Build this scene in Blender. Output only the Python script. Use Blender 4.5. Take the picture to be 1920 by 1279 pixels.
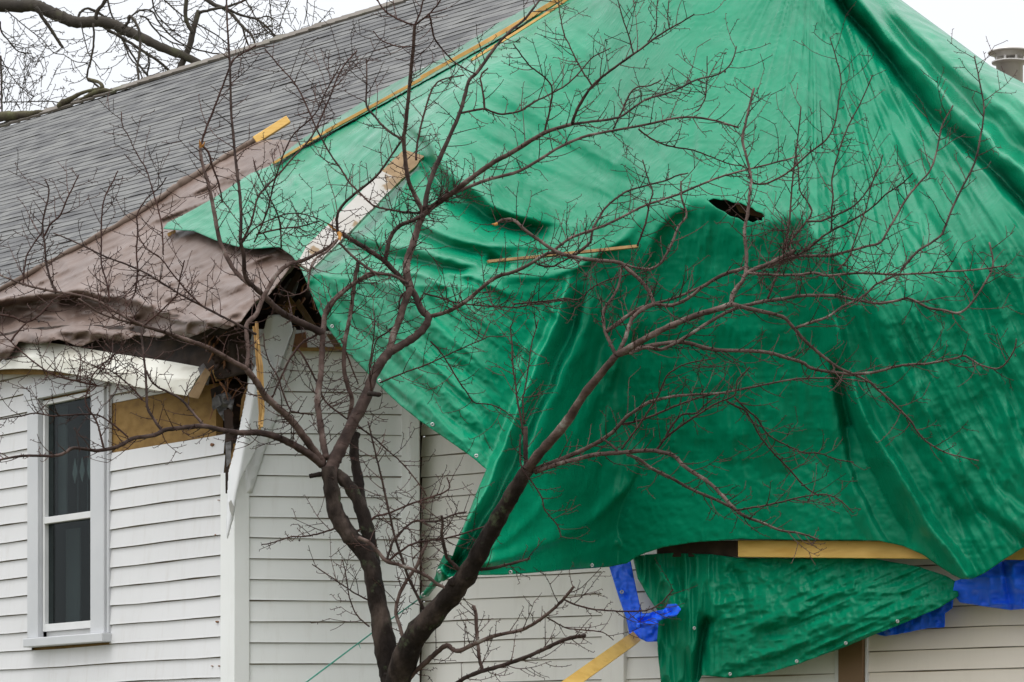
import bpy, bmesh, math, random
import numpy as np
from mathutils import Vector, Matrix
random.seed(7)
rng = np.random.RandomState(11)
for o in list(bpy.data.objects):
    bpy.data.objects.remove(o)
S = bpy.context.scene
C = S.collection
R = math.radians

# ------------------------------------------------------------------ camera
F = 6140.0            # focal length in photo pixels (photo is 1920 wide)
HOR = 1465.0          # image row of the horizon
CAMZ = 1.6
cam_d = bpy.data.cameras.new("camera")
cam = bpy.data.objects.new("camera", cam_d)
C.objects.link(cam)
cam.location = (0, 0, CAMZ)
cam.rotation_euler = (R(90), 0, 0)
cam_d.sensor_width = 36
cam_d.lens = 36 * F / 1920.0
cam_d.shift_y = (HOR - 639.5) / 1920.0
cam_d.clip_end = 2000
cam_d.clip_start = 0.5
S.camera = cam
S.render.resolution_x = 1024
S.render.resolution_y = 682

# ------------------------------------------------------------------ light
w = bpy.data.worlds.new("World")
S.world = w
w.use_nodes = True
nt = w.node_tree
for n in list(nt.nodes):
    nt.nodes.remove(n)
out = nt.nodes.new("ShaderNodeOutputWorld")
bg = nt.nodes.new("ShaderNodeBackground")
sky = nt.nodes.new("ShaderNodeTexSky")
sky.sky_type = 'NISHITA'
sky.sun_disc = False
sky.sun_elevation = R(68)
sky.sun_rotation = R(-123)
bg.inputs[1].default_value = 0.12
# overcast: the cloud sheet is a smooth grey-white dome brighter towards the zenith
tc = nt.nodes.new("ShaderNodeTexCoord")
sep = nt.nodes.new("ShaderNodeSeparateXYZ")
ramp = nt.nodes.new("ShaderNodeValToRGB")
ramp.color_ramp.elements[0].position = 0.0
ramp.color_ramp.elements[0].color = (7.4, 7.65, 8.0, 1)
ramp.color_ramp.elements[1].position = 1.0
ramp.color_ramp.elements[1].color = (24.0, 24.2, 24.6, 1)
e = ramp.color_ramp.elements.new(0.25)
e.color = (8.8, 9.0, 9.3, 1)
mix = nt.nodes.new("ShaderNodeMixRGB")
mix.inputs[0].default_value = 0.93
nt.links.new(tc.outputs['Generated'], sep.inputs[0])
nt.links.new(sep.outputs[2], ramp.inputs[0])
nt.links.new(sky.outputs[0], mix.inputs[1])
nt.links.new(ramp.outputs[0], mix.inputs[2])
nt.links.new(mix.outputs[0], bg.inputs[0])
nt.links.new(bg.outputs[0], out.inputs[0])

sun_d = bpy.data.lights.new("sun", 'SUN')
sun_d.energy = 0.75
sun_d.angle = R(22)
sun_d.color = (1.0, 0.98, 0.95)
sun = bpy.data.objects.new("sun", sun_d)
C.objects.link(sun)
sun.rotation_euler = Vector((0.34, 0.22, -1.0)).to_track_quat('-Z', 'Y').to_euler()
S.view_settings.view_transform = 'Standard'
S.view_settings.look = 'None'
S.view_settings.exposure = 0.0
S.view_settings.gamma = 1.0

# ------------------------------------------------------------------ helpers
def P(px, py, D):
    """world point seen at photo pixel (px,py) at depth D"""
    return Vector(((px - 960) / F * D, D, CAMZ + (HOR - py) / F * D))

def Pn(px, py, D):
    return np.stack([(px - 960) / F * D, D, CAMZ + (HOR - py) / F * D], axis=-1)

def wallA(px):
    return 20.0 * 3842.0 / (px + 3400.0)
def wallB(px):
    return 125.687 / (6.2 - (px - 960) / 6140.0)
def wallC(px):
    return 20.2 * 7390.0 / (px + 6600.0)

# main roof plane: eaves parallel to the left wall, pitch 38 degrees
TH = R(38)
UL = Vector((-5017 / 6140.0, 1.0, 0)).normalized()      # along the courses, to the left
HB = Vector((UL.y, -UL.x, 0)).normalized()       # up-slope, horizontal part
UP = Vector((HB.x * math.cos(TH), HB.y * math.cos(TH), math.sin(TH)))
P0 = P(420, 600, 19.75)
NR = UL.cross(UP)
if NR.z < 0:
    NR = -NR
def roofD(px, py):
    rx = (px - 960) / F
    rz = (HOR - py) / F
    k = NR.x * P0.x + NR.y * P0.y + NR.z * (P0.z - CAMZ)
    return k / (NR.x * rx + NR.y + NR.z * rz)
def roof_ab(px, py):
    D = roofD(px, py)
    v = P(px, py, D) - P0
    return v.dot(UL), v.dot(UP)

def setp(o, label=None, cat=None, group=None, kind=None):
    if label: o['label'] = label
    if cat: o['category'] = cat
    if group: o['group'] = group
    if kind: o['kind'] = kind
    return o

def thing(name, label, cat, loc=(0, 0, 0), group=None):
    o = bpy.data.objects.new(name, None)
    C.objects.link(o)
    o.location = loc
    o.empty_display_size = 0.2
    return setp(o, label, cat, group)

def link_mesh(name, me, mat, parent=None, smooth=False):
    o = bpy.data.objects.new(name, me)
    C.objects.link(o)
    if mat is not None:
        for m in (mat if isinstance(mat, (list, tuple)) else [mat]):
            me.materials.append(m)
    if parent is not None:
        o.parent = parent
        o.matrix_parent_inverse = Matrix.Translation(-Vector(parent.location))
    if smooth:
        me.polygons.foreach_set('use_smooth', [True] * len(me.polygons))
    return o

class MB:
    def __init__(s):
        s.v = []; s.f = []; s.m = []
    def add(s, vs, fs, mi=0):
        b = len(s.v)
        s.v.extend([tuple(v) for v in vs])
        for f in fs:
            s.f.append(tuple(b + i for i in f)); s.m.append(mi)
    def hexa(s, c8, mi=0):
        s.add(c8, [(0, 1, 2, 3), (7, 6, 5, 4), (0, 4, 5, 1), (1, 5, 6, 2), (2, 6, 7, 3), (3, 7, 4, 0)], mi)
    def bar(s, a, b, wv, tv, mi=0):
        """box from a to b, half-width vector wv, half-thickness vector tv"""
        a = Vector(a); b = Vector(b); wv = Vector(wv); tv = Vector(tv)
        s.hexa([a - wv - tv, a + wv - tv, a + wv + tv, a - wv + tv,
                b - wv - tv, b + wv - tv, b + wv + tv, b - wv + tv], mi)
    def tube(s, pts, rad, n=8, mi=0, jit=0.0, cap=True):
        pts = [Vector(p) for p in pts]
        ref = Vector((0.3, -1, 0.2)).normalized()
        rings = []
        for i, p in enumerate(pts):
            t = (pts[min(i + 1, len(pts) - 1)] - pts[max(i - 1, 0)])
            if t.length < 1e-9: t = Vector((0, 0, 1))
            t.normalize()
            x = t.cross(ref)
            if x.length < 1e-4: x = t.cross(Vector((1, 0, 0)))
            x.normalize(); y = t.cross(x)
            r = rad[i]
            ring = []
            for k in range(n):
                a = 2 * math.pi * k / n
                rr = r * (1 + (random.uniform(-jit, jit) if jit else 0) + (0.09 * math.sin(3 * a + i * 0.9) * math.sin(i * 0.53 + 1) if jit and n >= 12 else 0))
                ring.append(p + x * (math.cos(a) * rr) + y * (math.sin(a) * rr))
            rings.append(ring)
        vs = [v for r_ in rings for v in r_]
        fs = []
        for i in range(len(pts) - 1):
            for k in range(n):
                k2 = (k + 1) % n
                fs.append((i * n + k, i * n + k2, (i + 1) * n + k2, (i + 1) * n + k))
        if cap:
            fs.append(tuple(range(n - 1, -1, -1)))
            fs.append(tuple((len(pts) - 1) * n + k for k in range(n)))
        s.add(vs, fs, mi)
    def build(s, name, mat, parent=None, smooth=False, bevel=0):
        me = bpy.data.meshes.new(name)
        me.from_pydata(s.v, [], s.f)
        if any(s.m):
            me.polygons.foreach_set('material_index', s.m)
        me.update()
        o = link_mesh(name, me, mat, parent, smooth)
        if bevel:
            b = o.modifiers.new('bevel', 'BEVEL'); b.width = bevel; b.segments = 2; b.limit_method = 'ANGLE'
        return o

# ---- numpy noise
_perm = rng.rand(256, 256)
def vnoise(x, y):
    xi = np.floor(x).astype(int); yi = np.floor(y).astype(int)
    fx = x - xi; fy = y - yi
    fx = fx * fx * fx * (fx * (fx * 6 - 15) + 10); fy = fy * fy * fy * (fy * (fy * 6 - 15) + 10)
    a = _perm[xi % 256, yi % 256]; b = _perm[(xi + 1) % 256, yi % 256]
    c = _perm[xi % 256, (yi + 1) % 256]; d = _perm[(xi + 1) % 256, (yi + 1) % 256]
    return (a + (b - a) * fx + (c - a) * fy + (a - b - c + d) * fx * fy) * 2 - 1
def fbm(x, y, o=4):
    s = 0; a = 1.0
    for i in range(o):
        s = s + a * vnoise(x * 2 ** i + 17.3 * i, y * 2 ** i + 9.1 * i); a *= 0.5
    return s
def crease(x, y, o=3):
    """ridged noise: sharp ridges between flat facets"""
    s = 0; a = 1.0
    for i in range(o):
        s = s + a * (1 - 2 * np.abs(vnoise(x * 2 ** i + 31.7 * i, y * 2 ** i + 5.3 * i))); a *= 0.5
    return s
def rot(x, y, deg):
    c, s_ = math.cos(R(deg)), math.sin(R(deg))
    return x * c + y * s_, -x * s_ + y * c
def sstep(x, a, b):
    t = np.clip((x - a) / (b - a), 0, 1)
    return t * t * (3 - 2 * t)
def sint(x, xs, ys, sig=30):
    """linear interpolation rounded off with a gaussian"""
    g_ = np.arange(-200, 2300, 4.0)
    v = np.interp(g_, xs, ys)
    k = np.exp(-(np.arange(-30, 31) * 4.0 / sig) ** 2 / 2); k /= k.sum()
    v = np.convolve(np.pad(v, 30, mode='edge'), k, mode='valid')
    return np.interp(x, g_, v)
def softplus(x, k):
    return k * np.logaddexp(0, x / k)

def fold(X, Y, pts, w1, w2, amp, fade=(0.15, 0.15), pw=2.0):
    """displacement of a fold line; w1 = width left of travel, w2 = right"""
    pts = np.array(pts, float)
    best = np.full(X.shape, 1e9); sd = np.zeros(X.shape); tt = np.zeros(X.shape)
    seg = np.hypot(*(pts[1:] - pts[:-1]).T); tot = seg.sum(); acc = 0
    for i in range(len(pts) - 1):
        ax, ay = pts[i]; bx, by = pts[i + 1]
        dx, dy = bx - ax, by - ay; L2 = dx * dx + dy * dy
        t = np.clip(((X - ax) * dx + (Y - ay) * dy) / L2, 0, 1)
        qx = X - (ax + t * dx); qy = Y - (ay + t * dy)
        d = np.hypot(qx, qy)
        cr = dx * qy - dy * qx
        m = d < best
        best = np.where(m, d, best); sd = np.where(m, np.sign(cr), sd)
        tt = np.where(m, (acc + t * seg[i]) / tot, tt)
        acc += seg[i]
    wdt = np.where(sd < 0, w1, w2)
    prof = np.exp(-np.power(best / wdt, pw))
    f = 1.0
    if fade[0] > 0: f = f * sstep(tt, 0, fade[0])
    if fade[1] > 0: f = f * (1 - sstep(tt, 1 - fade[1], 1))
    return amp * prof * f

def smooth_poly(pts, n=3):
    """Catmull-Rom densify an open polyline"""
    out_ = []
    p = [np.array(q, float) for q in pts]
    for i in range(len(p) - 1):
        a = p[max(i - 1, 0)]; b = p[i]; c = p[i + 1]; d = p[min(i + 2, len(p) - 1)]
        for k in range(n):
            t = k / n
            out_.append(0.5 * ((2 * b) + (-a + c) * t + (2 * a - 5 * b + 4 * c - d) * t * t + (-a + 3 * b - 3 * c + d) * t ** 3))
    out_.append(p[-1])
    return out_

def inside(X, Y, poly):
    r = np.zeros(X.shape, bool)
    n = len(poly)
    for i in range(n):
        x1, y1 = poly[i]; x2, y2 = poly[(i + 1) % n]
        if y1 == y2: continue
        c = ((y1 > Y) != (y2 > Y)) & (X < (x2 - x1) * (Y - y1) / (y2 - y1) + x1)
        r ^= c
    return r

def nearest(X, Y, polys):
    best = np.full(X.shape, 1e9); nx = X.copy(); ny = Y.copy()
    for poly in polys:
        n = len(poly)
        for i in range(n):
            ax, ay = poly[i]; bx, by = poly[(i + 1) % n]
            dx, dy = bx - ax, by - ay; L2 = dx * dx + dy * dy + 1e-9
            t = np.clip(((X - ax) * dx + (Y - ay) * dy) / L2, 0, 1)
            qx = ax + t * dx; qy = ay + t * dy
            d = np.hypot(X - qx, Y - qy); m = d < best
            best = np.where(m, d, best); nx = np.where(m, qx, nx); ny = np.where(m, qy, ny)
    return best, nx, ny

def sheet(name, poly, Dfun, mat, parent=None, step=4.0, thick=0.002, holes=(), smooth=True):
    """cloth-like sheet whose outline, seen from the street, is poly; Dfun gives real depth"""
    xs = [p[0] for p in poly]; ys = [p[1] for p in poly]
    gx = np.arange(min(xs) - step, max(xs) + 2 * step, step)
    gy = np.arange(min(ys) - step, max(ys) + 2 * step, step)
    X, Y = np.meshgrid(gx, gy)
    cx = X[:-1, :-1] + step / 2; cy = Y[:-1, :-1] + step / 2
    ins = inside(cx, cy, poly)
    for h in holes: ins &= ~inside(cx, cy, h)
    cnt = np.zeros(X.shape, int)
    cnt[:-1, :-1] += ins; cnt[1:, :-1] += ins; cnt[:-1, 1:] += ins; cnt[1:, 1:] += ins
    bd = (cnt > 0) & (cnt < 4)
    bx, by = X[bd], Y[bd]
    d, nx, ny = nearest(bx, by, [poly] + list(holes))
    m = d < step * 1.25
    X = X.copy(); Y = Y.copy()
    X[bd] = np.where(m, nx, bx); Y[bd] = np.where(m, ny, by)
    idx = -np.ones(X.shape, int)
    used = cnt > 0
    idx[used] = np.arange(used.sum())
    ux, uy = X[used], Y[used]
    D = Dfun(ux, uy)
    V = Pn(ux, uy, D)
    q = np.stack([idx[1:, :-1][ins], idx[1:, 1:][ins], idx[:-1, 1:][ins], idx[:-1, :-1][ins]], -1)
    me = bpy.data.meshes.new(name)
    me.from_pydata(V.tolist(), [], q.tolist())
    me.update()
    o = link_mesh(name, me, mat, parent, smooth)
    if thick:
        s_ = o.modifiers.new('thickness', 'SOLIDIFY'); s_.thickness = thick; s_.offset = -1
    return o

# ------------------------------------------------------------------ materials
def newmat(name):
    m = bpy.data.materials.new(name); m.use_nodes = True
    nt_ = m.node_tree
    b = nt_.nodes['Principled BSDF']
    return m, nt_, b
def ramp_node(nt_, stops):
    r = nt_.nodes.new('ShaderNodeValToRGB')
    el = r.color_ramp.elements
    el[0].position = stops[0][0]; el[0].color = (*stops[0][1], 1)
    el[1].position = stops[-1][0]; el[1].color = (*stops[-1][1], 1)
    for p, c in stops[1:-1]:
        x = el.new(p); x.color = (*c, 1)
    return r
def noise_mat(name, stops, scale=8, rough=0.6, detail=6, bump=0.0, bscale=60, stretch=(1, 1, 1), spec=0.5, dist=0.002):
    m, t, b = newmat(name)
    co = t.nodes.new('ShaderNodeTexCoord'); mp = t.nodes.new('ShaderNodeMapping')
    mp.inputs['Scale'].default_value = stretch
    t.links.new(co.outputs['Object'], mp.inputs[0])
    n = t.nodes.new('ShaderNodeTexNoise'); n.inputs['Scale'].default_value = scale; n.inputs['Detail'].default_value = detail
    t.links.new(mp.outputs[0], n.inputs['Vector'])
    r = ramp_node(t, stops)
    t.links.new(n.outputs[0], r.inputs[0]); t.links.new(r.outputs[0], b.inputs['Base Color'])
    b.inputs['Roughness'].default_value = rough
    b.inputs['Specular IOR Level'].default_value = spec
    if bump:
        n2 = t.nodes.new('ShaderNodeTexNoise'); n2.inputs['Scale'].default_value = bscale; n2.inputs['Detail'].default_value = 5
        t.links.new(mp.outputs[0], n2.inputs['Vector'])
        bp = t.nodes.new('ShaderNodeBump'); bp.inputs['Strength'].default_value = bump; bp.inputs['Distance'].default_value = dist
        t.links.new(n2.outputs[0], bp.inputs['Height']); t.links.new(bp.outputs[0], b.inputs['Normal'])
    return m

def tarp_mat(name, c0, c1, rough=0.36, weave=0.25, transl=0.0, spec=0.5):
    m, t, b = newmat(name)
    co = t.nodes.new('ShaderNodeTexCoord')
    n = t.nodes.new('ShaderNodeTexNoise'); n.inputs['Scale'].default_value = 1.7; n.inputs['Detail'].default_value = 8; n.inputs['Roughness'].default_value = 0.6
    t.links.new(co.outputs['Object'], n.inputs['Vector'])
    r = ramp_node(t, [(0.3, c0), (0.7, c1)])
    t.links.new(n.outputs[0], r.inputs[0]); t.links.new(r.outputs[0], b.inputs['Base Color'])
    # gloss varies where the coating is scuffed
    n3 = t.nodes.new('ShaderNodeTexNoise'); n3.inputs['Scale'].default_value = 5; n3.inputs['Detail'].default_value = 6
    t.links.new(co.outputs['Object'], n3.inputs['Vector'])
    mr = t.nodes.new('ShaderNodeMapRange'); mr.inputs['To Min'].default_value = rough - 0.09; mr.inputs['To Max'].default_value = rough + 0.12
    mr.inputs['From Min'].default_value = 0.3; mr.inputs['From Max'].default_value = 0.7
    t.links.new(n3.outputs[0], mr.inputs['Value']); t.links.new(mr.outputs[0], b.inputs['Roughness'])
    # small packing creases and the woven scrim
    v = t.nodes.new('ShaderNodeTexNoise'); v.inputs['Scale'].default_value = 16; v.inputs['Detail'].default_value = 7; v.inputs['Roughness'].default_value = 0.62; v.inputs['Distortion'].default_value = 0.6; v.noise_type = 'RIDGED_MULTIFRACTAL'; v.normalize = True
    mp = t.nodes.new('ShaderNodeMapping'); mp.inputs['Scale'].default_value = (1, 1, 0.45)
    t.links.new(co.outputs['Object'], mp.inputs[0]); t.links.new(mp.outputs[0], v.inputs['Vector'])
    wv = t.nodes.new('ShaderNodeTexWave'); wv.inputs['Scale'].default_value = 70; wv.inputs['Distortion'].default_value = 1.0
    wv.bands_direction = 'Z'
    t.links.new(co.outputs['Object'], wv.inputs['Vector'])
    ad = t.nodes.new('ShaderNodeMath'); ad.operation = 'MULTIPLY_ADD'; ad.inputs[1].default_value = weave * 0.25
    t.links.new(wv.outputs['Fac'], ad.inputs[0]); t.links.new(v.outputs[0], ad.inputs[2])
    bp = t.nodes.new('ShaderNodeBump'); bp.inputs['Strength'].default_value = 0.5; bp.inputs['Distance'].default_value = 0.007
    t.links.new(ad.outputs[0], bp.inputs['Height']); t.links.new(bp.outputs[0], b.inputs['Normal'])
    b.inputs['Specular IOR Level'].default_value = spec
    b.inputs['Coat Weight'].default_value = 0.07; b.inputs['Coat Roughness'].default_value = 0.16
    t.links.new(bp.outputs[0], b.inputs['Coat Normal'])
    return m

MAT = {}
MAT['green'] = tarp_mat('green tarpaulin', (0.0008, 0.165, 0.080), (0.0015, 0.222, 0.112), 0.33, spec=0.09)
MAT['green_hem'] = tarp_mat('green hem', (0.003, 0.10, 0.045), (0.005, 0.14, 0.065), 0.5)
MAT['blue'] = tarp_mat('blue tarpaulin', (0.005, 0.10, 0.95), (0.015, 0.16, 1.0), 0.40, spec=0.35)
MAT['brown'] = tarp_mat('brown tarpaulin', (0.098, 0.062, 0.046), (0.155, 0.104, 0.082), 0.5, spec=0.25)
MAT['brown_roll'] = tarp_mat('tan brown tarpaulin', (0.115, 0.078, 0.058), (0.175, 0.125, 0.096), 0.55, spec=0.25)  # slightly lighter tan brown for the rolled edge
MAT['lumber'] = noise_mat('fresh lumber', [(0.3, (0.68, 0.39, 0.085)), (0.6, (0.80, 0.50, 0.14)), (0.8, (0.56, 0.28, 0.05))], 5, 0.6, stretch=(1, 1, 5), bump=0.2)
MAT['lath'] = noise_mat('yellow lath', [(0.3, (0.46, 0.23, 0.045)), (0.7, (0.62, 0.36, 0.10))], 14, 0.6, bump=0.3)
MAT['lath_old'] = noise_mat('weathered lath', [(0.3, (0.20, 0.10, 0.03)), (0.7, (0.40, 0.23, 0.08))], 12, 0.7, bump=0.4)
MAT['splinter'] = noise_mat('splintered wood', [(0.3, (0.20, 0.10, 0.025)), (0.55, (0.42, 0.24, 0.07)), (0.7, (0.58, 0.38, 0.14))], 30, 0.7, stretch=(1, 1, 0.08), bump=0.8, bscale=80)
MAT['plank'] = noise_mat('peeling white paint', [(0.0, (0.20, 0.125, 0.06)), (0.40, (0.24, 0.16, 0.085)), (0.43, (0.42, 0.39, 0.35)), (1.0, (0.56, 0.53, 0.52))], 5.5, 0.7, bump=0.5)
MAT['plank_bare'] = noise_mat('bare weathered wood', [(0.3, (0.19, 0.115, 0.05)), (0.7, (0.33, 0.22, 0.12))], 12, 0.8, bump=0.5)
MAT['osb'] = noise_mat('ochre sheathing', [(0.3, (0.19, 0.10, 0.022)), (0.5, (0.25, 0.14, 0.032)), (0.7, (0.30, 0.175, 0.05))], 10, 0.8, stretch=(1, 1, 2), bump=0.4)
MAT['dark'] = noise_mat('void shade and dark debris', [(0.3, (0.012, 0.008, 0.006)), (0.7, (0.05, 0.03, 0.02))], 9, 0.9, bump=0.6)  # near-black colour stands in for shade in voids; also used on dark scraps
MAT['deck'] = noise_mat('old roof deck', [(0.3, (0.03, 0.017, 0.012)), (0.7, (0.07, 0.04, 0.028))], 9, 0.9, bump=0.6)
MAT['block'] = noise_mat('reddish wood', [(0.3, (0.17, 0.07, 0.03)), (0.7, (0.28, 0.13, 0.06))], 18, 0.8, bump=0.5)
MAT['insul'] = noise_mat('grey insulation', [(0.3, (0.08, 0.075, 0.075)), (0.7, (0.24, 0.23, 0.23))], 14, 0.95, bump=1.0, bscale=40, dist=0.02)
MAT['trimbrown'] = noise_mat('brown trim paint', [(0.3, (0.17, 0.095, 0.04)), (0.7, (0.21, 0.12, 0.055))], 3, 0.5)
MAT['metal'] = noise_mat('galvanised metal', [(0.3, (0.45, 0.42, 0.39)), (0.7, (0.72, 0.69, 0.65))], 7, 0.36, stretch=(1, 1, 0.4), bump=0.1)
MAT['metal'].node_tree.nodes['Principled BSDF'].inputs['Metallic'].default_value = 0.25
MAT['steel'] = noise_mat('grommet metal', [(0.3, (0.35, 0.35, 0.34)), (0.7, (0.55, 0.55, 0.54))], 50, 0.3)
MAT['steel'].node_tree.nodes['Principled BSDF'].inputs['Metallic'].default_value = 0.8
MAT['rope'] = noise_mat('green cord', [(0.3, (0.01, 0.16, 0.11)), (0.7, (0.03, 0.28, 0.2))], 90, 0.7)
MAT['bark'] = noise_mat('dark reddish bark', [(0.25, (0.006, 0.004, 0.003)), (0.5, (0.021, 0.0145, 0.0115)), (0.75, (0.085, 0.062, 0.050))], 13, 0.9, spec=0.2, stretch=(1, 1, 0.45), bump=1.0, bscale=42, dist=0.014)
MAT['bark_light'] = noise_mat('pinkish grey bark', [(0.25, (0.028, 0.017, 0.014)), (0.5, (0.088, 0.056, 0.046)), (0.75, (0.20, 0.145, 0.125))], 14, 0.85, bump=0.8, bscale=55, dist=0.007, spec=0.25)
MAT['twig'] = noise_mat('thin twig bark', [(0.3, (0.022, 0.011, 0.009)), (0.7, (0.080, 0.042, 0.034))], 5, 0.8, spec=0.15)
MAT['bark_far'] = noise_mat('mossy dark bark', [(0.3, (0.022, 0.017, 0.012)), (0.6, (0.045, 0.036, 0.026)), (0.75, (0.07, 0.07, 0.035))], 4, 0.9, bump=0.6, bscale=25, dist=0.01)
MAT['torn'] = noise_mat('torn heartwood', [(0.3, (0.35, 0.13, 0.02)), (0.7, (0.60, 0.30, 0.07))], 40, 0.8, bump=0.6)
MAT['berry'] = noise_mat('dark dried berry', [(0.3, (0.012, 0.006, 0.006)), (0.7, (0.03, 0.012, 0.012))], 30, 0.5)
MAT['grass'] = noise_mat('winter grass', [(0.3, (0.05, 0.055, 0.02)), (0.7, (0.11, 0.10, 0.045))], 3, 0.95, bump=0.6, bscale=40)
MAT['window_frame'] = noise_mat('pale grey frame paint', [(0.3, (0.53, 0.54, 0.555)), (0.7, (0.60, 0.605, 0.615))], 3, 0.45)
MAT['window_white'] = noise_mat('white sash', [(0.3, (0.66, 0.66, 0.65)), (0.7, (0.74, 0.74, 0.73))], 6, 0.4)
MAT['flash'] = noise_mat('white aluminium sheet', [(0.2, (0.72, 0.73, 0.74)), (0.7, (0.82, 0.82, 0.82))], 2.5, 0.33, bump=0.25, bscale=4, dist=0.03)
MAT['fascia'] = noise_mat('cream vinyl soffit', [(0.25, (0.40, 0.37, 0.30)), (0.42, (0.60, 0.58, 0.50)), (0.7, (0.70, 0.69, 0.62))], 3.0, 0.5, stretch=(1, 1, 3))
MAT['dirtywhite'] = noise_mat('grimy white metal', [(0.25, (0.20, 0.18, 0.15)), (0.45, (0.42, 0.41, 0.38)), (0.75, (0.60, 0.60, 0.58))], 3.2, 0.6)
MAT['curtain'] = noise_mat('grey net curtain', [(0.3, (0.34, 0.37, 0.37)), (0.7, (0.44, 0.47, 0.47))], 20, 0.9, stretch=(6, 6, 0.3))
MAT['lace'] = noise_mat('pale lace', [(0.3, (0.62, 0.72, 0.70)), (0.7, (0.74, 0.84, 0.82))], 20, 0.9)
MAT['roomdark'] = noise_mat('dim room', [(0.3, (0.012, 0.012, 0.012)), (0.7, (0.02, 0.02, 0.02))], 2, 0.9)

def siding_mat(name, c0, c1, stain=0.5):
    m, t, b = newmat(name)
    co = t.nodes.new('ShaderNodeTexCoord')
    n = t.nodes.new('ShaderNodeTexNoise'); n.inputs['Scale'].default_value = 1.2; n.inputs['Detail'].default_value = 7
    t.links.new(co.outputs['Object'], n.inputs['Vector'])
    r = ramp_node(t, [(0.3, c0), (0.7, c1)])
    t.links.new(n.outputs[0], r.inputs[0])
    mp = t.nodes.new('ShaderNodeMapping'); mp.inputs['Scale'].default_value = (9, 9, 1.1)
    t.links.new(co.outputs['Object'], mp.inputs[0])
    n2 = t.nodes.new('ShaderNodeTexNoise'); n2.inputs['Scale'].default_value = 1.6; n2.inputs['Detail'].default_value = 8; n2.inputs['Roughness'].default_value = 0.7
    t.links.new(mp.outputs[0], n2.inputs['Vector'])
    r2 = ramp_node(t, [(0.52, (0, 0, 0)), (0.82, (1, 1, 1))])
    t.links.new(n2.outputs[0], r2.inputs[0])
    ml = t.nodes.new('ShaderNodeMath'); ml.operation = 'MULTIPLY'; ml.inputs[1].default_value = stain
    t.links.new(r2.outputs[0], ml.inputs[0])
    mx = t.nodes.new('ShaderNodeMixRGB'); mx.inputs[2].default_value = (0.36, 0.30, 0.22, 1)
    t.links.new(ml.outputs[0], mx.inputs[0]); t.links.new(r.outputs[0], mx.inputs[1]); t.links.new(mx.outputs[0], b.inputs['Base Color'])
    b.inputs['Roughness'].default_value = 0.5
    n3 = t.nodes.new('ShaderNodeTexNoise'); n3.inputs['Scale'].default_value = 3; n3.inputs['Detail'].default_value = 2
    t.links.new(co.outputs['Object'], n3.inputs['Vector'])
    bp = t.nodes.new('ShaderNodeBump'); bp.inputs['Strength'].default_value = 0.25; bp.inputs['Distance'].default_value = 0.02
    t.links.new(n3.outputs[0], bp.inputs['Height']); t.links.new(bp.outputs[0], b.inputs['Normal'])
    return m
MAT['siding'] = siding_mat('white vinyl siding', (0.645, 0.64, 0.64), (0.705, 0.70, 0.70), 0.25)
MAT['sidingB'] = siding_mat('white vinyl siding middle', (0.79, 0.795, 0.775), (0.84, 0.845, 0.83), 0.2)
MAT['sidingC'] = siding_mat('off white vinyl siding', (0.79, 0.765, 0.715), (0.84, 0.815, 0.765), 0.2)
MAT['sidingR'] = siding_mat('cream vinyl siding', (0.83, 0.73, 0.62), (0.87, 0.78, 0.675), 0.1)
MAT['shade_grime'] = noise_mat('grime in the laps', [(0.3, (0.24, 0.205, 0.155)), (0.7, (0.48, 0.44, 0.37))], 6, 0.9)  # shadow under each lap put into the recess colour, in a dirt tone

def shingle_mat():
    m, t, b = newmat('grey asphalt shingles')
    at = t.nodes.new('ShaderNodeAttribute'); at.attribute_name = 'ab'
    # tab to tab tone
    v = t.nodes.new('ShaderNodeTexWhiteNoise'); v.noise_dimensions = '2D'
    sx = t.nodes.new('ShaderNodeSeparateXYZ'); t.links.new(at.outputs['Vector'], sx.inputs[0])
    mp = t.nodes.new('ShaderNodeVectorMath'); mp.operation = 'SNAP'; mp.inputs[1].default_value = (0.16, 0.085, 1)
    off = t.nodes.new('ShaderNodeVectorMath'); off.operation = 'ADD'; off.inputs[1].default_value = (0.0, 0.0, 0)
    t.links.new(at.outputs['Vector'], off.inputs[0]); t.links.new(off.outputs[0], mp.inputs[0]); t.links.new(mp.outputs[0], v.inputs['Vector'])
    n = t.nodes.new('ShaderNodeTexNoise'); n.inputs['Scale'].default_value = 1.1; n.inputs['Detail'].default_value = 6
    t.links.new(at.outputs['Vector'], n.inputs['Vector'])
    n2 = t.nodes.new('ShaderNodeTexNoise'); n2.inputs['Scale'].default_value = 130; n2.inputs['Detail'].default_value = 3
    t.links.new(at.outputs['Vector'], n2.inputs['Vector'])
    a1 = t.nodes.new('ShaderNodeMath'); a1.operation = 'MULTIPLY_ADD'; a1.inputs[1].default_value = 0.34
    t.links.new(v.outputs['Value'], a1.inputs[0]); t.links.new(n.outputs[0], a1.inputs[2])
    a2 = t.nodes.new('ShaderNodeMath'); a2.operation = 'MULTIPLY_ADD'; a2.inputs[1].default_value = 0.35
    t.links.new(n2.outputs[0], a2.inputs[0]); t.links.new(a1.outputs[0], a2.inputs[2])
    r = ramp_node(t, [(0.50, (0.058, 0.058, 0.060)), (0.75, (0.098, 0.098, 0.098)), (1.05, (0.155, 0.155, 0.149))])
    r.color_ramp.elements[-1].position = 1.0
    t.links.new(a2.outputs[0], r.inputs[0]); t.links.new(r.outputs[0], b.inputs['Base Color'])
    b.inputs['Roughness'].default_value = 0.85
    bp = t.nodes.new('ShaderNodeBump'); bp.inputs['Strength'].default_value = 0.5; bp.inputs['Distance'].default_value = 0.004
    t.links.new(n2.outputs[0], bp.inputs['Height']); t.links.new(bp.outputs[0], b.inputs['Normal'])
    return m
MAT['shingle'] = shingle_mat()

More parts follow.
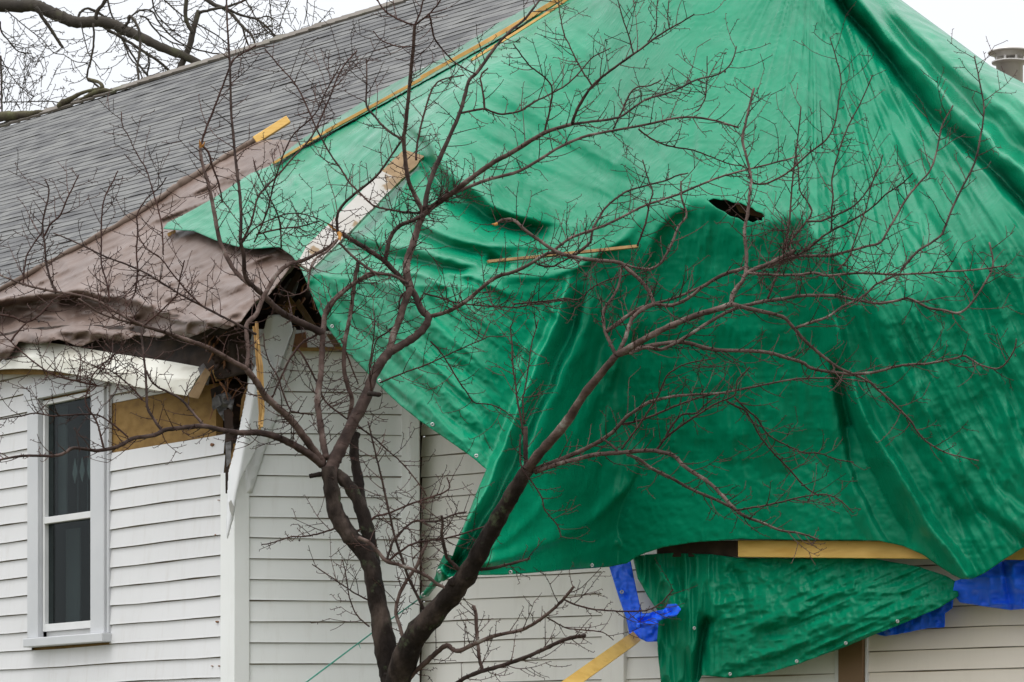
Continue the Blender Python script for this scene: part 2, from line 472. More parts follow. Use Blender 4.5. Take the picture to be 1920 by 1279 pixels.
def glass_mat():
    m, t, b = newmat('window glass')
    t.nodes.remove(b)
    tr = t.nodes.new('ShaderNodeBsdfTransparent'); tr.inputs[0].default_value = (0.50, 0.54, 0.54, 1)
    gl = t.nodes.new('ShaderNodeBsdfGlossy'); gl.inputs['Roughness'].default_value = 0.04
    fr = t.nodes.new('ShaderNodeFresnel'); fr.inputs[0].default_value = 1.10
    mx = t.nodes.new('ShaderNodeMixShader')
    t.links.new(fr.outputs[0], mx.inputs[0]); t.links.new(tr.outputs[0], mx.inputs[1]); t.links.new(gl.outputs[0], mx.inputs[2])
    t.links.new(mx.outputs[0], t.nodes['Material Output'].inputs[0])
    return m
MAT['glass'] = glass_mat()

def add_patches(m, col, scale=6, lo=0.62, hi=0.68):
    t = m.node_tree; b = t.nodes['Principled BSDF']
    src = b.inputs['Base Color'].links[0].from_socket
    co = t.nodes.new('ShaderNodeTexCoord')
    n = t.nodes.new('ShaderNodeTexNoise'); n.inputs['Scale'].default_value = scale; n.inputs['Detail'].default_value = 8; n.inputs['Roughness'].default_value = 0.7
    t.links.new(co.outputs['Object'], n.inputs['Vector'])
    r = ramp_node(t, [(lo, (0, 0, 0)), (hi, (1, 1, 1))]); t.links.new(n.outputs[0], r.inputs[0])
    mx = t.nodes.new('ShaderNodeMixRGB'); mx.inputs[2].default_value = (*col, 1)
    t.links.new(r.outputs[0], mx.inputs[0]); t.links.new(src, mx.inputs[1]); t.links.new(mx.outputs[0], b.inputs['Base Color'])
add_patches(MAT['bark'], (0.055, 0.065, 0.035), 9, 0.58, 0.66)
add_patches(MAT['bark_light'], (0.22, 0.20, 0.17), 14, 0.60, 0.66)
add_patches(MAT['lumber'], (0.34, 0.16, 0.04), 13, 0.66, 0.70)
add_patches(MAT['shingle'], (0.065, 0.070, 0.050), 1.4, 0.62, 0.80)

# ------------------------------------------------------------------ ground
g = MB()
g.add([(-400, -60, 0), (400, -60, 0), (400, 900, 0), (-400, 900, 0)], [(0, 1, 2, 3)])
go = g.build('ground', MAT['grass']); setp(go, kind='structure')

# ------------------------------------------------------------------ house
house = thing('house', 'white clapboard house with broken eave corner, bent fascia and grey shingle roof', 'house', P(442, 1465, 20.0) - Vector((0, 0, CAMZ)))

def siding(name, Dw, pxl, pxr, z0, z1, course, mats, cuts=(), phase=0.0):
    """lapped siding between two photo columns of the wall Dw; cuts are (pxl,pxr,z0,z1)"""
    mb = MB()
    A = P(pxl, HOR, Dw(pxl)); B = P(pxr, HOR, Dw(pxr))
    d = (B - A); d.z = 0; L = d.length; d.normalize()
    nrm = Vector((d.y, -d.x, 0))
    if nrm.y > 0: nrm = -nrm
    def s_of(px):
        q = P(px, HOR, Dw(px)) - A
        return q.dot(d)
    cs = [(s_of(c[0]), s_of(c[1]), c[2], c[3]) for c in cuts]
    z = z0 + phase
    while z < z1:
        # intervals of s that remain for this course
        zm = z + course / 2
        segs = [(0.0, L)]
        for c in cs:
            if c[2] < zm < c[3]:
                new = []
                for a, b in segs:
                    if c[0] > a: new.append((a, min(b, c[0])))
                    if c[1] < b: new.append((max(a, c[1]), b))
                segs = [q for q in new if q[1] - q[0] > 0.01]
        for a, b in segs:
            n = max(1, int((b - a) / 0.35))
            for k in range(n):
                sa = a + (b - a) * k / n; sb = a + (b - a) * (k + 1) / n
                wob = lambda s_: 0.0025 * math.sin(s_ * 3.1 + z * 5) + 0.0018 * math.sin(s_ * 8.3 + z * 31)
                def q(s_, off, zz): return A + d * s_ + nrm * off + Vector((0, 0, zz + wob(s_) - A.z))
                h = 0.0052
                prof = [(0.0, z), (0.0, z + h), (0.019, z + h), (0.017, z + h + 0.012), (0.006, z + course), (0.0, z + course)]
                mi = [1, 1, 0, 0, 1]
                for i in range(5):
                    o0, za = prof[i]; o1, zb = prof[i + 1]
                    mb.add([q(sa, o0, za), q(sb, o0, za), q(sb, o1, zb), q(sa, o1, zb)], [(0, 1, 2, 3)], mi[i])
        z += course
    # solid backing wall
    return mb.build(name, mats, house, False)

def zof(py, D): return CAMZ + (HOR - py) / F * D

# window geometry on wall A
WL, WR = 64, 210
zwin_b = zof(1205, wallA(140)); zwin_t = zof(733, wallA(140))
zA_top = zof(668, wallA(-40))
ply_b = zof(822, wallA(320))
siding('wall_left', wallA, -520, 424, 0.35, zA_top, 0.1245, [MAT['siding'], MAT['shade_grime']],
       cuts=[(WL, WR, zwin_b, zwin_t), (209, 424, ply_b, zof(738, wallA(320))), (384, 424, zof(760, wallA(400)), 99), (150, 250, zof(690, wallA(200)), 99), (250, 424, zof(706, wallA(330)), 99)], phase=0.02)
siding('wall_middle', wallB, 464, 756, 0.35, zof(652, 20.1), 0.128, [MAT['sidingB'], MAT['shade_grime']], phase=0.046)
siding('wall_right', wallC, 793, 1578, 0.35, zof(640, 19.6), 0.1275, [MAT['sidingC'], MAT['shade_grime']], phase=0.06)
siding('wall_right', wallC, 1628, 2500, 0.35, zof(640, 18), 0.1145, [MAT['sidingR'], MAT['shade_grime']], phase=0.02)

# backing walls (studs/sheathing behind siding) and interior
def backing(name, Dw, pxs, z0, z1, off, mat, t=0.05):
    mb = MB()
    for a, b in zip(pxs[:-1], pxs[1:]):
        A = P(a, HOR, Dw(a)); B = P(b, HOR, Dw(b)); A.z = B.z = 0
        d = (B - A).normalized(); n_ = Vector((-d.y, d.x, 0))
        if n_.y < 0: n_ = -n_
        A = A + n_ * off; B = B + n_ * off
        mb.hexa([A + Vector((0, 0, z0)), B + Vector((0, 0, z0)), B + n_ * t + Vector((0, 0, z0)), A + n_ * t + Vector((0, 0, z0)),
                 A + Vector((0, 0, z1)), B + Vector((0, 0, z1)), B + n_ * t + Vector((0, 0, z1)), A + n_ * t + Vector((0, 0, z1))])
    return mb.build(name, mat, house)
# wall A sheathing, left and right of window, above/below
backing('sheathing', wallA, [-520, WL + 3], 0, zA_top, 0.004, MAT['osb'])
backing('sheathing', wallA, [WR - 3, 404], 0, zof(735, wallA(320)), 0.004, MAT['osb'])
backing('sheathing', wallA, [404, 440], 0, zof(835, wallA(420)), 0.004, MAT['osb'])
backing('sheathing', wallA, [WR - 3, 384], zof(734, wallA(320)), zof(690, wallA(320)), 0.004, MAT['siding'])
backing('sheathing', wallA, [WL + 3, WR - 3], 0, zwin_b + 0.02, 0.004, MAT['osb'])
backing('sheathing', wallA, [WL + 3, WR - 3], zwin_t - 0.02, zA_top, 0.004, MAT['osb'])
backing('sheathing', wallB, [466, 752], 0, zof(652, 20.1), 0.004, MAT['osb'])
backing('sheathing', wallC, [796, 2500], 0, zof(645, 19.6), 0.004, MAT['osb'])
# foundation
# interior partition that closes the view into the rooms
mb = MB()
mb.hexa([Vector(p) for p in [(-4.2, 24.9, 0), (-1.2, 21.4, 0), (-1.1, 21.5, 0), (-4.1, 25.0, 0),
                             (-4.2, 24.9, 4.3), (-1.2, 21.4, 4.3), (-1.1, 21.5, 4.3), (-4.1, 25.0, 4.3)]])
mb.build('interior_partition', MAT['dark'], house)

# ---- roof of lapped shingle courses
aK0, bK0 = roof_ab(0, 239)
aK1, bK1 = roof_ab(768, 0)
aL = roof_ab(-420, 239 + 420 * .311)[0]
aR = roof_ab(1240, 60)[0]
bS = roof_ab(0, 574)[1]
edge_x = [300, 504, 571, 640, 741, 875, 1016, 1090, 1300]; edge_y = [430, 312, 258, 217, 155, 81, 0, -60, -230]
def btop(a): return bK0 + (bK1 - bK0) * (a - aK0) / (aK1 - aK0)
def roofpt(a, b, h): return P0 + UL * a + UP * b + NR * h
EXPO = 0.085
mb_v = []; mb_f = []; ab = []
sag = lambda a, b_: 0.012 * math.sin(a * 0.9 + 1) * math.sin(b_ * 0.7)
b = bS
ci = 0
NA = int((aL - aR) / 0.12)
while b < max(btop(aL), btop(aR)):
    prev = None
    for k in range(NA + 1):
        a = aR + (aL - aR) * k / NA
        pc = roofpt(a, b, 0); pcx = 960 + pc.x / pc.y * F; pcy = HOR - (pc.z - CAMZ) / pc.y * F
        if b + EXPO * 0.9 > btop(a) or (pcx > 640 and pcy > np.interp(pcx, edge_x, edge_y) + 46):
            prev = None; continue
        if k % 2 == 0: lift = random.uniform(0, 0.002) if random.random() < 0.85 else random.uniform(0.002, 0.006)
        jb = 0.006 * math.sin(a * 2.3 + ci * 1.7) + 0.005 * math.sin(a * 5.9 + ci * 2.9) + random.uniform(-0.005, 0.005)
        h0 = sag(a, b)
        p1 = roofpt(a, b + jb, h0 + 0.0040 + lift)
        p2 = roofpt(a, b + EXPO + 0.006, h0 + 0.001)
        p0 = roofpt(a, b + jb + 0.003, h0 - 0.003)
        base = len(mb_v)
        mb_v += [p0, p1, p2]; ab += [(a, b + 0.02, ci), (a, b + 0.02, ci), (a, b + EXPO * 0.9, ci)]
        if prev is not None:
            mb_f.append((prev, prev + 1, base + 1, base)); mb_f.append((prev + 1, prev + 2, base + 2, base + 1))
        prev = base
    b += EXPO
    ci += 1
me = bpy.data.meshes.new('roof')
me.from_pydata([tuple(v) for v in mb_v], [], mb_f)
att = me.attributes.new('ab', 'FLOAT_VECTOR', 'POINT')
att.data.foreach_set('vector', np.array(ab, float).ravel())
me.update()
roof = link_mesh('roof', me, MAT['shingle'], house)
# roof deck slab beneath the shingles, and the far slope beyond the ridge
mb = MB()
sheet('roof_deck', [(-420, 660), (-420, 372), (0, 242), (768, 3), (980, -62), (1075, -92), (1080, -50), (1016, 30), (875, 111), (741, 185), (640, 247), (600, 300), (590, 400), (560, 440), (470, 478), (430, 492)],
      lambda x, y: roofD(x, y) + 0.10, MAT['deck'], house, 20, 0.03)
aR = roof_ab(1075, 239 - 1075 * .311)[0]
mb = MB()
back = HB * math.cos(TH) * 4 - Vector((0, 0, 4 * math.sin(TH)))
q = [roofpt(aL, btop(aL), -0.01), roofpt(aR, btop(aR), -0.01)]
q = [q[0], q[1], q[1] + back, q[0] + back]
mb.hexa(q + [v - Vector((0, 0, 0.06)) for v in q])
mb.build('roof_deck', MAT['shingle'], house)
mb = MB()
N = 70
for k in range(N):
    aA = aL + (aR - aL) * k / N; aB = aL + (aR - aL) * (k + 0.985) / N
    A_ = roofpt(aA, btop(aA), 0.012 + random.uniform(0, .012)); B_ = roofpt(aB, btop(aB), 0.012)
    dr = (B_ - A_).normalized(); wv = dr.cross(NR).normalized() * 0.045
    mb.bar(A_, B_, wv, NR * 0.010)
mb.build('ridge_cap', noise_mat('weathered ridge cap', [(0.3, (0.12, 0.10, 0.08)), (0.55, (0.17, 0.15, 0.128)), (0.75, (0.085, 0.09, 0.045))], 3, 0.9, bump=0.4), roof)

# ---- window
def wp(px, py, off):
    """point on wall A moved off metres outward"""
    D = wallA(px)
    q = P(px, py, D)
    d = (P(424, HOR, wallA(424)) - P(0, HOR, wallA(0))).normalized()
    n_ = Vector((d.y, -d.x, 0))
    if n_.y > 0: n_ = -n_
    return q + n_ * off
def frame_quad(mb, c4, off0, off1, mi=0):
    """box on wall A: four (px,py) corners, between two offsets"""
    mb.hexa([wp(x, y, off1) for x, y in c4] + [wp(x, y, off0) for x, y in c4], mi)
def yA(px, z): return HOR - (z - CAMZ) * F / wallA(px)
zt = zof(738, wallA(135)); zb = zof(1192, wallA(135))
def rectA(x0, x1, zlo, zhi): return [(x0, yA(x0, zlo)), (x1, yA(x1, zlo)), (x1, yA(x1, zhi)), (x0, yA(x0, zhi))]
mb = MB()
frame_quad(mb, rectA(62, 82, zb, zt), 0.0, 0.045)
frame_quad(mb, rectA(180.5, 206, zb, zt), 0.0, 0.045)
frame_quad(mb, rectA(56, 209, zt + 0.001, zt + 0.115), 0.0, 0.050)
frame_quad(mb, rectA(206.5, 210.5, zb, zt), 0.0, 0.028)
win = mb.build('window', MAT['window_frame'], house, bevel=0.004)
mb = MB()
frame_quad(mb, rectA(64, 213, zb - 0.062, zb - 0.002), 0.0, 0.085)
mb.build('sill', MAT['window_frame'], win, bevel=0.006)
zt2 = zt - 0.012; zb2 = zb + 0.04; zm = zof(970, wallA(135))
mb = MB()
for r_ in [rectA(83, 86.5, zb2, zt2), rectA(177, 180, zb2, zt2)]: frame_quad(mb, r_, -0.055, 0.012)
frame_quad(mb, rectA(86.6, 176.9, zt2 - 0.03, zt2), -0.055, 0.012)
frame_quad(mb, rectA(86.6, 176.9, zm - 0.022, zm + 0.022), -0.055, 0.018)
frame_quad(mb, rectA(86.6, 176.9, zb2, zb2 + 0.05), -0.055, 0.010)
frame_quad(mb, rectA(82.2, 180.3, zb + 0.001, zb2 - 0.001), -0.055, -0.02)
mb.build('sash', MAT['window_white'], win, bevel=0.003)
mb = MB()
frame_quad(mb, rectA(86.6, 176.9, zb2 + 0.051, zm - 0.0225), -0.022, -0.018)
frame_quad(mb, rectA(86.6, 176.9, zm + 0.0225, zt2 - 0.031), -0.022, -0.018)
mb.build('pane', MAT['glass'], win)
mb = MB()
frame_quad(mb, rectA(84, 100, zm, zt2 - 0.031), -0.11, -0.10)
frame_quad(mb, rectA(86, 112, zb2, zm - 0.05), -0.16, -0.15)
for k in range(3):
    x0 = 118 + k * 17.8
    if x0 > 172: break
    frame_quad(mb, rectA(x0, x0 + 0.7, zm + 0.04, zt2 - 0.3), -0.112, -0.108)
mb.build('curtain', MAT['curtain'], win)
mb = MB()
for k in range(5):
    xc = 115 + k * 13.5; zc = zm + 0.31 + 0.004 * k
    for dz, s_ in ((0, 1.0),):
        hw = 4.6; hh = 0.07
        q = [(xc, yA(xc, zc - hh)), (xc + hw, yA(xc + hw, zc)), (xc, yA(xc, zc + hh * 1.4)), (xc - hw, yA(xc - hw, zc))]
        frame_quad(mb, q, -0.105, -0.10)
mb.build('lace_trim', MAT['lace'], win)
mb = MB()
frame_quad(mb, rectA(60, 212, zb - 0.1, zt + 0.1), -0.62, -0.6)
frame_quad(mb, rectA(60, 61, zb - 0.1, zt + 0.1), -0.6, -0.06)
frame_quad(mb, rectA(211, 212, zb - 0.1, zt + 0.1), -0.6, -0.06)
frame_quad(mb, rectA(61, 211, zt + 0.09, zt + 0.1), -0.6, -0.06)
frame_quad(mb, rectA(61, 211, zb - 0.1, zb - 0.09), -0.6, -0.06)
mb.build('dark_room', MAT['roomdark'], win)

# ---- corner board between left and middle wall
mb = MB()
zc_t = zof(885, 20)
n_steps = 1
A1 = P(421, HOR, wallA(421)); K = P(443, HOR, 20.0); B1 = P(467, HOR, wallB(467))
for v in (A1, K, B1): v.z = 0
nA = Vector((-0.815, -0.58, 0)); nB = Vector((0.16, -0.987, 0))
o_ = 0.026
Kc = K + nA * o_ * 0.6 + nB * o_ * 0.8
def col(z): return [A1 + nA * 0.03, Kc, B1 + nB * 0.026, B1 - nB * 0.02, K - nB * 0.03, A1 - nA * 0.02]
lo_ = [v + Vector((0, 0, 0.3)) for v in col(0)]; hi_ = [v + Vector((0, 0, zc_t)) for v in col(0)]
mb.add(lo_ + hi_, [(0, 1, 7, 6), (1, 2, 8, 7), (2, 3, 9, 8), (3, 4, 10, 9), (4, 5, 11, 10), (5, 0, 6, 11), (5, 4, 3, 2, 1, 0), (6, 7, 8, 9, 10, 11)])
mb.build('corner_board', MAT['sidingB'], house, bevel=0.003)
# inner corner post with its dark joint
mb = MB()
zi = zof(700, 20.1)
def post(x0, x1, D0, D1, th_, zt_, mb_, mi=0):
    a = P(x0, HOR, D0); b_ = P(x1, HOR, D1); a.z = b_.z = 0.3
    t_ = Vector((0, th_, 0)); u = Vector((0, 0, zt_ - 0.3))
    mb_.hexa([a, b_, b_ + t_, a + t_, a + u, b_ + u, b_ + t_ + u, a + t_ + u], mi)
post(753, 769, 20.085, 20.085, 0.07, zi, mb)
post(769.2, 786.5, 20.03, 20.03, 0.12, zi, mb)
mb.build('inner_corner_post', MAT['sidingB'], house, bevel=0.004)
mb = MB()
post(786.8, 793.5, 20.24, 20.20, 0.05, zi, mb)
mb.build('joint_shade', MAT['dark'], house)  # dark strip stands in for the shade of a deep recess
mb = MB(); post(785.2, 787.2, 20.068, 20.068, 0.006, zof(1090, 20), mb); mb.build('rust_edge', MAT['block'], house)
# trim on the right wall
def postC(x0, x1, off, zt_, mb_):
    a = P(x0, HOR, wallC(x0)); b_ = P(x1, HOR, wallC(x1)); a.z = b_.z = 0.3
    d = (b_ - a).normalized(); n_ = Vector((-d.y, d.x, 0)); n_ = -n_ if n_.y > 0 else n_
    u = Vector((0, 0, zt_ - 0.3))
    mb_.hexa([a + n_ * off, b_ + n_ * off, b_, a, a + n_ * off + u, b_ + n_ * off + u, b_ + u, a + u])
mb = MB(); postC(1580.5, 1626.5, 0.05, 3.4, mb); mb.build('trim_board', MAT['trimbrown'], house, bevel=0.004)
mb = MB(); postC(1571, 1580, 0.035, 3.4, mb); postC(1627, 1631, 0.03, 3.4, mb); mb.build('trim_channel', MAT['window_white'], house, bevel=0.002)
mb = MB(); postC(1151, 1178, 0.045, 3.2, mb); postC(1133, 1150.6, 0.028, 3.2, mb); mb.build('corner_board', MAT['sidingC'], house, bevel=0.004)

# ---- drooping fascia/soffit strip over the left wall
def fasD(px, off=0.28):
    return wallA(px) - off - 0.0002 * (px)
mb = MB()
top = smooth_poly([(-60, 690), (-10, 668), (35, 640), (80, 641), (140, 650), (200, 660), (250, 668), (320, 678), (386, 690)], 4)
mid = smooth_poly([(-60, 700), (-10, 682), (35, 668), (80, 669), (140, 676), (200, 690), (250, 700), (320, 708), (366, 712)], 4)
bot = smooth_poly([(-60, 708), (-10, 694), (35, 691), (80, 693), (140, 702), (200, 715), (250, 724), (310, 735), (351, 742)], 4)
V = []
for i in range(len(top)):
    tx, ty = top[i]; mx_, my = mid[i]; bx_, by = bot[i]
    V += [P(tx, ty, fasD(tx, 0.17)), P(mx_, my, fasD(mx_, 0.30)), P(mx_, my + 2.5, fasD(mx_, 0.345)), P(bx_, by, fasD(bx_, 0.36)), P(bx_, by + 1, fasD(bx_, 0.30))]
fs = []
for i in range(len(top) - 1):
    for k in range(4):
        fs.append((i * 5 + k, (i + 1) * 5 + k, (i + 1) * 5 + k + 1, i * 5 + k + 1))
mb.add(V, fs)
fo = mb.build('fascia', MAT['fascia'], house, smooth=False)
s_ = fo.modifiers.new('t', 'SOLIDIFY'); s_.thickness = 0.004; s_.offset = 1
# soffit boards tucked behind it
mb = MB()
mb.hexa([P(-300, 700, wallA(-300) - 0.3), P(395, 705, wallA(395) - 0.12), P(395, 705, wallA(395)), P(-300, 700, wallA(-300)),
         P(-300, 690, wallA(-300) - 0.3), P(395, 692, wallA(395) - 0.12), P(395, 692, wallA(395)), P(-300, 690, wallA(-300))])
mb.build('soffit', MAT['osb'], house)
# dark-coloured sheet standing in for the shaded gap between tarp and fascia
sheet('gap_shade', [(-40, 640), (0, 628), (40, 618), (120, 610), (260, 612), (350, 622), (400, 600), (470, 600), (470, 700), (400, 712), (300, 700), (150, 670), (30, 660), (-40, 700)],
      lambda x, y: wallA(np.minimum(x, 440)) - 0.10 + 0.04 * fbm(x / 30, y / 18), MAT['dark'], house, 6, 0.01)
# broken opening at the eave corner: dark sheet painted as its unlit void
sheet('opening_shade', [(385, 690), (430, 600), (500, 560), (560, 495), (640, 600), (664, 668), (540, 668), (500, 660), (470, 720), (446, 832), (428, 840), (420, 770), (396, 760)],
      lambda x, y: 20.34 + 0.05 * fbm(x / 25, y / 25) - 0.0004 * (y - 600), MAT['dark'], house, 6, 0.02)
def chunk(name, mat, pts, D, th_=0.03, jit=1.2):
    mb_ = MB()
    n = len(pts)
    q = [(x + random.uniform(-jit, jit), y + random.uniform(-jit, jit)) for x, y in pts]
    f_ = [P(x, y, D) for x, y in q]; b_ = [P(x, y, D + th_) for x, y in q]
    mb_.add(f_ + b_, [tuple(range(n - 1, -1, -1)), tuple(range(n, 2 * n))] + [(i, (i + 1) % n, n + (i + 1) % n, n + i) for i in range(n)])
    return mb_.build(name, mat, house, bevel=0.003)
chunk('broken_rafter', MAT['splinter'], [(398, 694), (430, 683), (447, 690), (436, 708), (404, 716)], 20.1, 0.1)
chunk('broken_rafter', MAT['splinter'], [(453, 748), (466, 715), (470, 718), (458, 765), (450, 790)], 20.05, 0.05)
chunk('wall_plate', MAT['block'], [(545, 628), (573, 622), (577, 652), (547, 660)], 20.02, 0.12)
chunk('wall_plate', MAT['plank_bare'], [(577, 622), (640, 628), (648, 650), (579, 653)], 20.08, 0.1)
chunk('wall_plate', MAT['osb'], [(540, 652), (646, 651), (650, 657), (541, 658)], 20.0, 0.1)
chunk('sheathing_scrap', MAT['osb'], [(517, 575), (545, 555), (556, 570), (552, 592), (535, 604)], 20.15, 0.03)
chunk('sheathing_scrap', MAT['insul'], [(520, 552), (545, 520), (560, 530), (552, 556), (530, 572)], 20.2, 0.03)
chunk('insulation', MAT['insul'], [(372, 692), (383, 683), (392, 700), (390, 722), (380, 718)], 19.95, 0.06, 3)
chunk('insulation', MAT['insul'], [(395, 745), (408, 740), (414, 758), (404, 770), (396, 764)], 20.0, 0.06, 3)
chunk('insulation', MAT['dark'], [(392, 728), (420, 716), (430, 745), (418, 760), (400, 755)], 20.05, 0.06, 3)
chunk('torn_housewrap', MAT['insul'], [(423, 832), (433, 826), (434, 868), (424, 876)], 19.9, 0.004, 2)
chunk('torn_housewrap', MAT['dark'], [(423, 815), (438, 800), (431, 870), (426, 925), (423, 925)], 19.93, 0.01, 1)
chunk('stud', MAT['deck'], [(420, 770), (436, 765), (440, 840), (424, 850)], 20.03, 0.05, 1)
chunk('soffit_end', MAT['plank_bare'], [(386, 690), (396, 700), (372, 748), (352, 744)], 19.9, 0.1, 1)

# rust and dirt marks at the board ends
random.seed(31)
for x, y, r_ in [(414, 938, 1.2), (409, 1003, 1.7), (411, 1166, 1.9), (402, 1249, 1.2), (402, 834, 3.4), (415, 1249, 1.4)]:
    mb_ = MB(); n = 7
    pts_ = [(x + r_ * random.uniform(.6, 1.2) * math.cos(6.283 * i / n), y + r_ * random.uniform(.5, 1.1) * math.sin(6.283 * i / n)) for i in range(n)]
    mb_.add([wp(a_, b_, 0.0215) for a_, b_ in pts_] + [wp(a_, b_, 0.004) for a_, b_ in pts_], [tuple(range(n))] + [(i, (i + 1) % n, n + (i + 1) % n, n + i) for i in range(n)])
    mb_.build('rust_mark', MAT['block'], house)
# splinters, nails and hanging scraps in the break
random.seed(21)
mb = MB()
for k in range(34):
    x = random.uniform(385, 465); y = random.uniform(610, 780); a = random.choice([-1.2, -0.9, 1.3, 1.6, 0.4]) + random.uniform(-.3, .3); l = random.uniform(15, 60)
    D_ = random.uniform(19.98, 20.2); w_ = random.uniform(1.0, 3.4) * D_ / F
    mb.tube([P(x, y, D_), P(x + l * .5 * math.cos(a), y + l * .5 * math.sin(a), D_ - .02), P(x + l * math.cos(a + .15), y + l * math.sin(a + .15), D_ - .03)], [w_, w_ * .8, w_ * .2], 4, jit=.3)
for k in range(22):
    x = random.uniform(505, 600); y = random.uniform(530, 640); a = random.uniform(0, 6.28); l = random.uniform(12, 40)
    D_ = random.uniform(20.1, 20.3); w_ = random.uniform(1.0, 3.0) * D_ / F
    mb.tube([P(x, y, D_), P(x + l * .5 * math.cos(a), y + l * .5 * math.sin(a), D_ - .02), P(x + l * math.cos(a + .2), y + l * math.sin(a + .2), D_ - .03)], [w_, w_ * .8, w_ * .2], 4, jit=.3)
o = mb.build('splinters', MAT['block'], house); o['kind'] = 'stuff'
sheet('hanging_felt', [(395, 640), (420, 628), (452, 640), (466, 668), (452, 690), (440, 676), (430, 702), (418, 684), (404, 700), (398, 668)],
      lambda x, y: 20.0 + 0.05 * fbm(x / 14, y / 14), MAT['deck'], house, 3, 0.003)
sheet('hanging_felt', [(405, 742), (426, 735), (440, 748), (436, 772), (426, 762), (420, 790), (408, 770)],
      lambda x, y: 20.02 + 0.04 * fbm(x / 12, y / 12), MAT['insul'], house, 3, 0.003)
chunk('broken_rafter', MAT['deck'], [(372, 640), (470, 598), (474, 606), (378, 652)], 20.15, 0.05)
chunk('broken_rafter', MAT['deck'], [(500, 600), (556, 508), (566, 514), (512, 612)], 20.12, 0.05)
chunk('broken_rafter', MAT['plank_bare'], [(560, 560), (612, 640), (604, 646), (552, 570)], 20.22, 0.05)

# bent white corner trim and peeled sheet
def bendD(x, y):
    ax = 470 - (y - 600) * 0.055
    return 19.84 + 0.0022 * np.abs(x - (482 - (y - 711) * 0.19)) + 0.006 * fbm(x / 60, y / 60, 2)
sheet('bent_corner_trim', [(468, 711), (459, 755), (449, 806), (439, 848), (429, 885), (426, 938), (425, 970), (424, 1000), (428, 1012), (433, 990), (438, 975), (441, 955), (447, 915), (459, 885), (470, 866), (480, 845), (490, 800), (500, 750), (507, 712), (515, 690), (500, 660), (482, 680)],
      bendD, MAT['flash'], house, 3, 0.004)
sheet('bent_corner_trim', [(503, 592), (522, 590), (545, 600), (550, 618), (535, 660), (520, 700), (500, 740), (478, 760), (474, 724), (486, 680), (488, 640)],
      lambda x, y: 19.90 + 0.02 * np.abs(x - (512 - (y - 600) * 0.14)) / 25 - 0.00025 * (y - 660) + 0.006 * fbm(x / 50, y / 60), MAT['flash'], house, 3, 0.004)
sheet('bent_corner_trim', [(551, 612), (556, 616), (545, 668), (532, 712), (527, 708), (538, 665)],
      lambda x, y: 19.86 + 0.01 * fbm(x / 20, y / 20), MAT['dirtywhite'], house, 2.5, 0.004)
sheet('wall_panel', [(470, 752), (500, 700), (530, 640), (553, 636), (546, 690), (527, 760), (502, 830), (480, 900), (467, 945), (460, 900), (462, 800)],
      lambda x, y: wallB(x) - 0.03 + 0 * y, MAT['flash'], house, 8, 0.002)
chunk('torn_metal', MAT['dirtywhite'], [(429, 942), (434, 936), (437, 946), (440, 950), (434, 968), (431, 958)], 19.80, 0.003, 1)

# ---- flue pipe
fl = P(1893, 130, 24.0)
def lathe(prof, n=36):
    mb_ = MB(); vs = []; fs_ = []
    for r_, z_ in prof:
        for k in range(n):
            a = 2 * math.pi * k / n
            vs.append((fl.x + r_ * math.cos(a), fl.y + r_ * math.sin(a), z_))
    for i in range(len(prof) - 1):
        for k in range(n):
            k2 = (k + 1) % n
            fs_.append((i * n + k, i * n + k2, (i + 1) * n + k2, (i + 1) * n + k))
    mb_.add(vs, fs_)
    return mb_
px = 24.0 / F
zc = lambda y: CAMZ + (HOR - y) * px
flue = thing('flue_pipe', 'round galvanised metal flue pipe with flat cap above the tarpaulin at the right edge', 'chimney pipe', (fl.x, fl.y, zc(300)))
lathe([(25 * px, zc(300)), (25 * px, zc(121)), (33 * px, zc(119)), (34 * px, zc(116)), (24 * px, zc(115)), (0.001, zc(114.8))]).build('pipe', MAT['metal'], flue, True)
lathe([(0.001, zc(94)), (26 * px, zc(92.5)), (39 * px, zc(96)), (41 * px, zc(98.5)), (39 * px, zc(101)), (29 * px, zc(103)), (28 * px, zc(108)), (0.001, zc(109))]).build('cap', MAT['metal'], flue, True)
for k in range(8):
    a = 2 * math.pi * (k + 0.4) / 8
    mb = MB()
    c_ = Vector((fl.x + 27 * px * math.cos(a), fl.y + 27 * px * math.sin(a), 0))
    mb.bar(c_ + Vector((0, 0, zc(116))), c_ + Vector((0, 0, zc(107))), Vector((-math.sin(a), math.cos(a), 0)) * 2.2 * px, Vector((math.cos(a), math.sin(a), 0)) * 0.5 * px)
    mb.build('cap_strut', MAT['metal'], flue)
mb = MB()
c_ = Vector((fl.x, fl.y + 0.0, 0))
mb.hexa([c_ + Vector((x, y, z)) for x, y, z in [(-.5, -.3, 4.2), (.6, -.3, 4.2), (.6, .6, 4.2), (-.5, .6, 4.2), (-.5, -.3, zc(300) + .1), (.6, -.3, zc(300) + .1), (.6, .6, zc(300) + .1), (-.5, .6, zc(300) + .1)]])
mb.build('roof_curb', MAT['deck'], house)

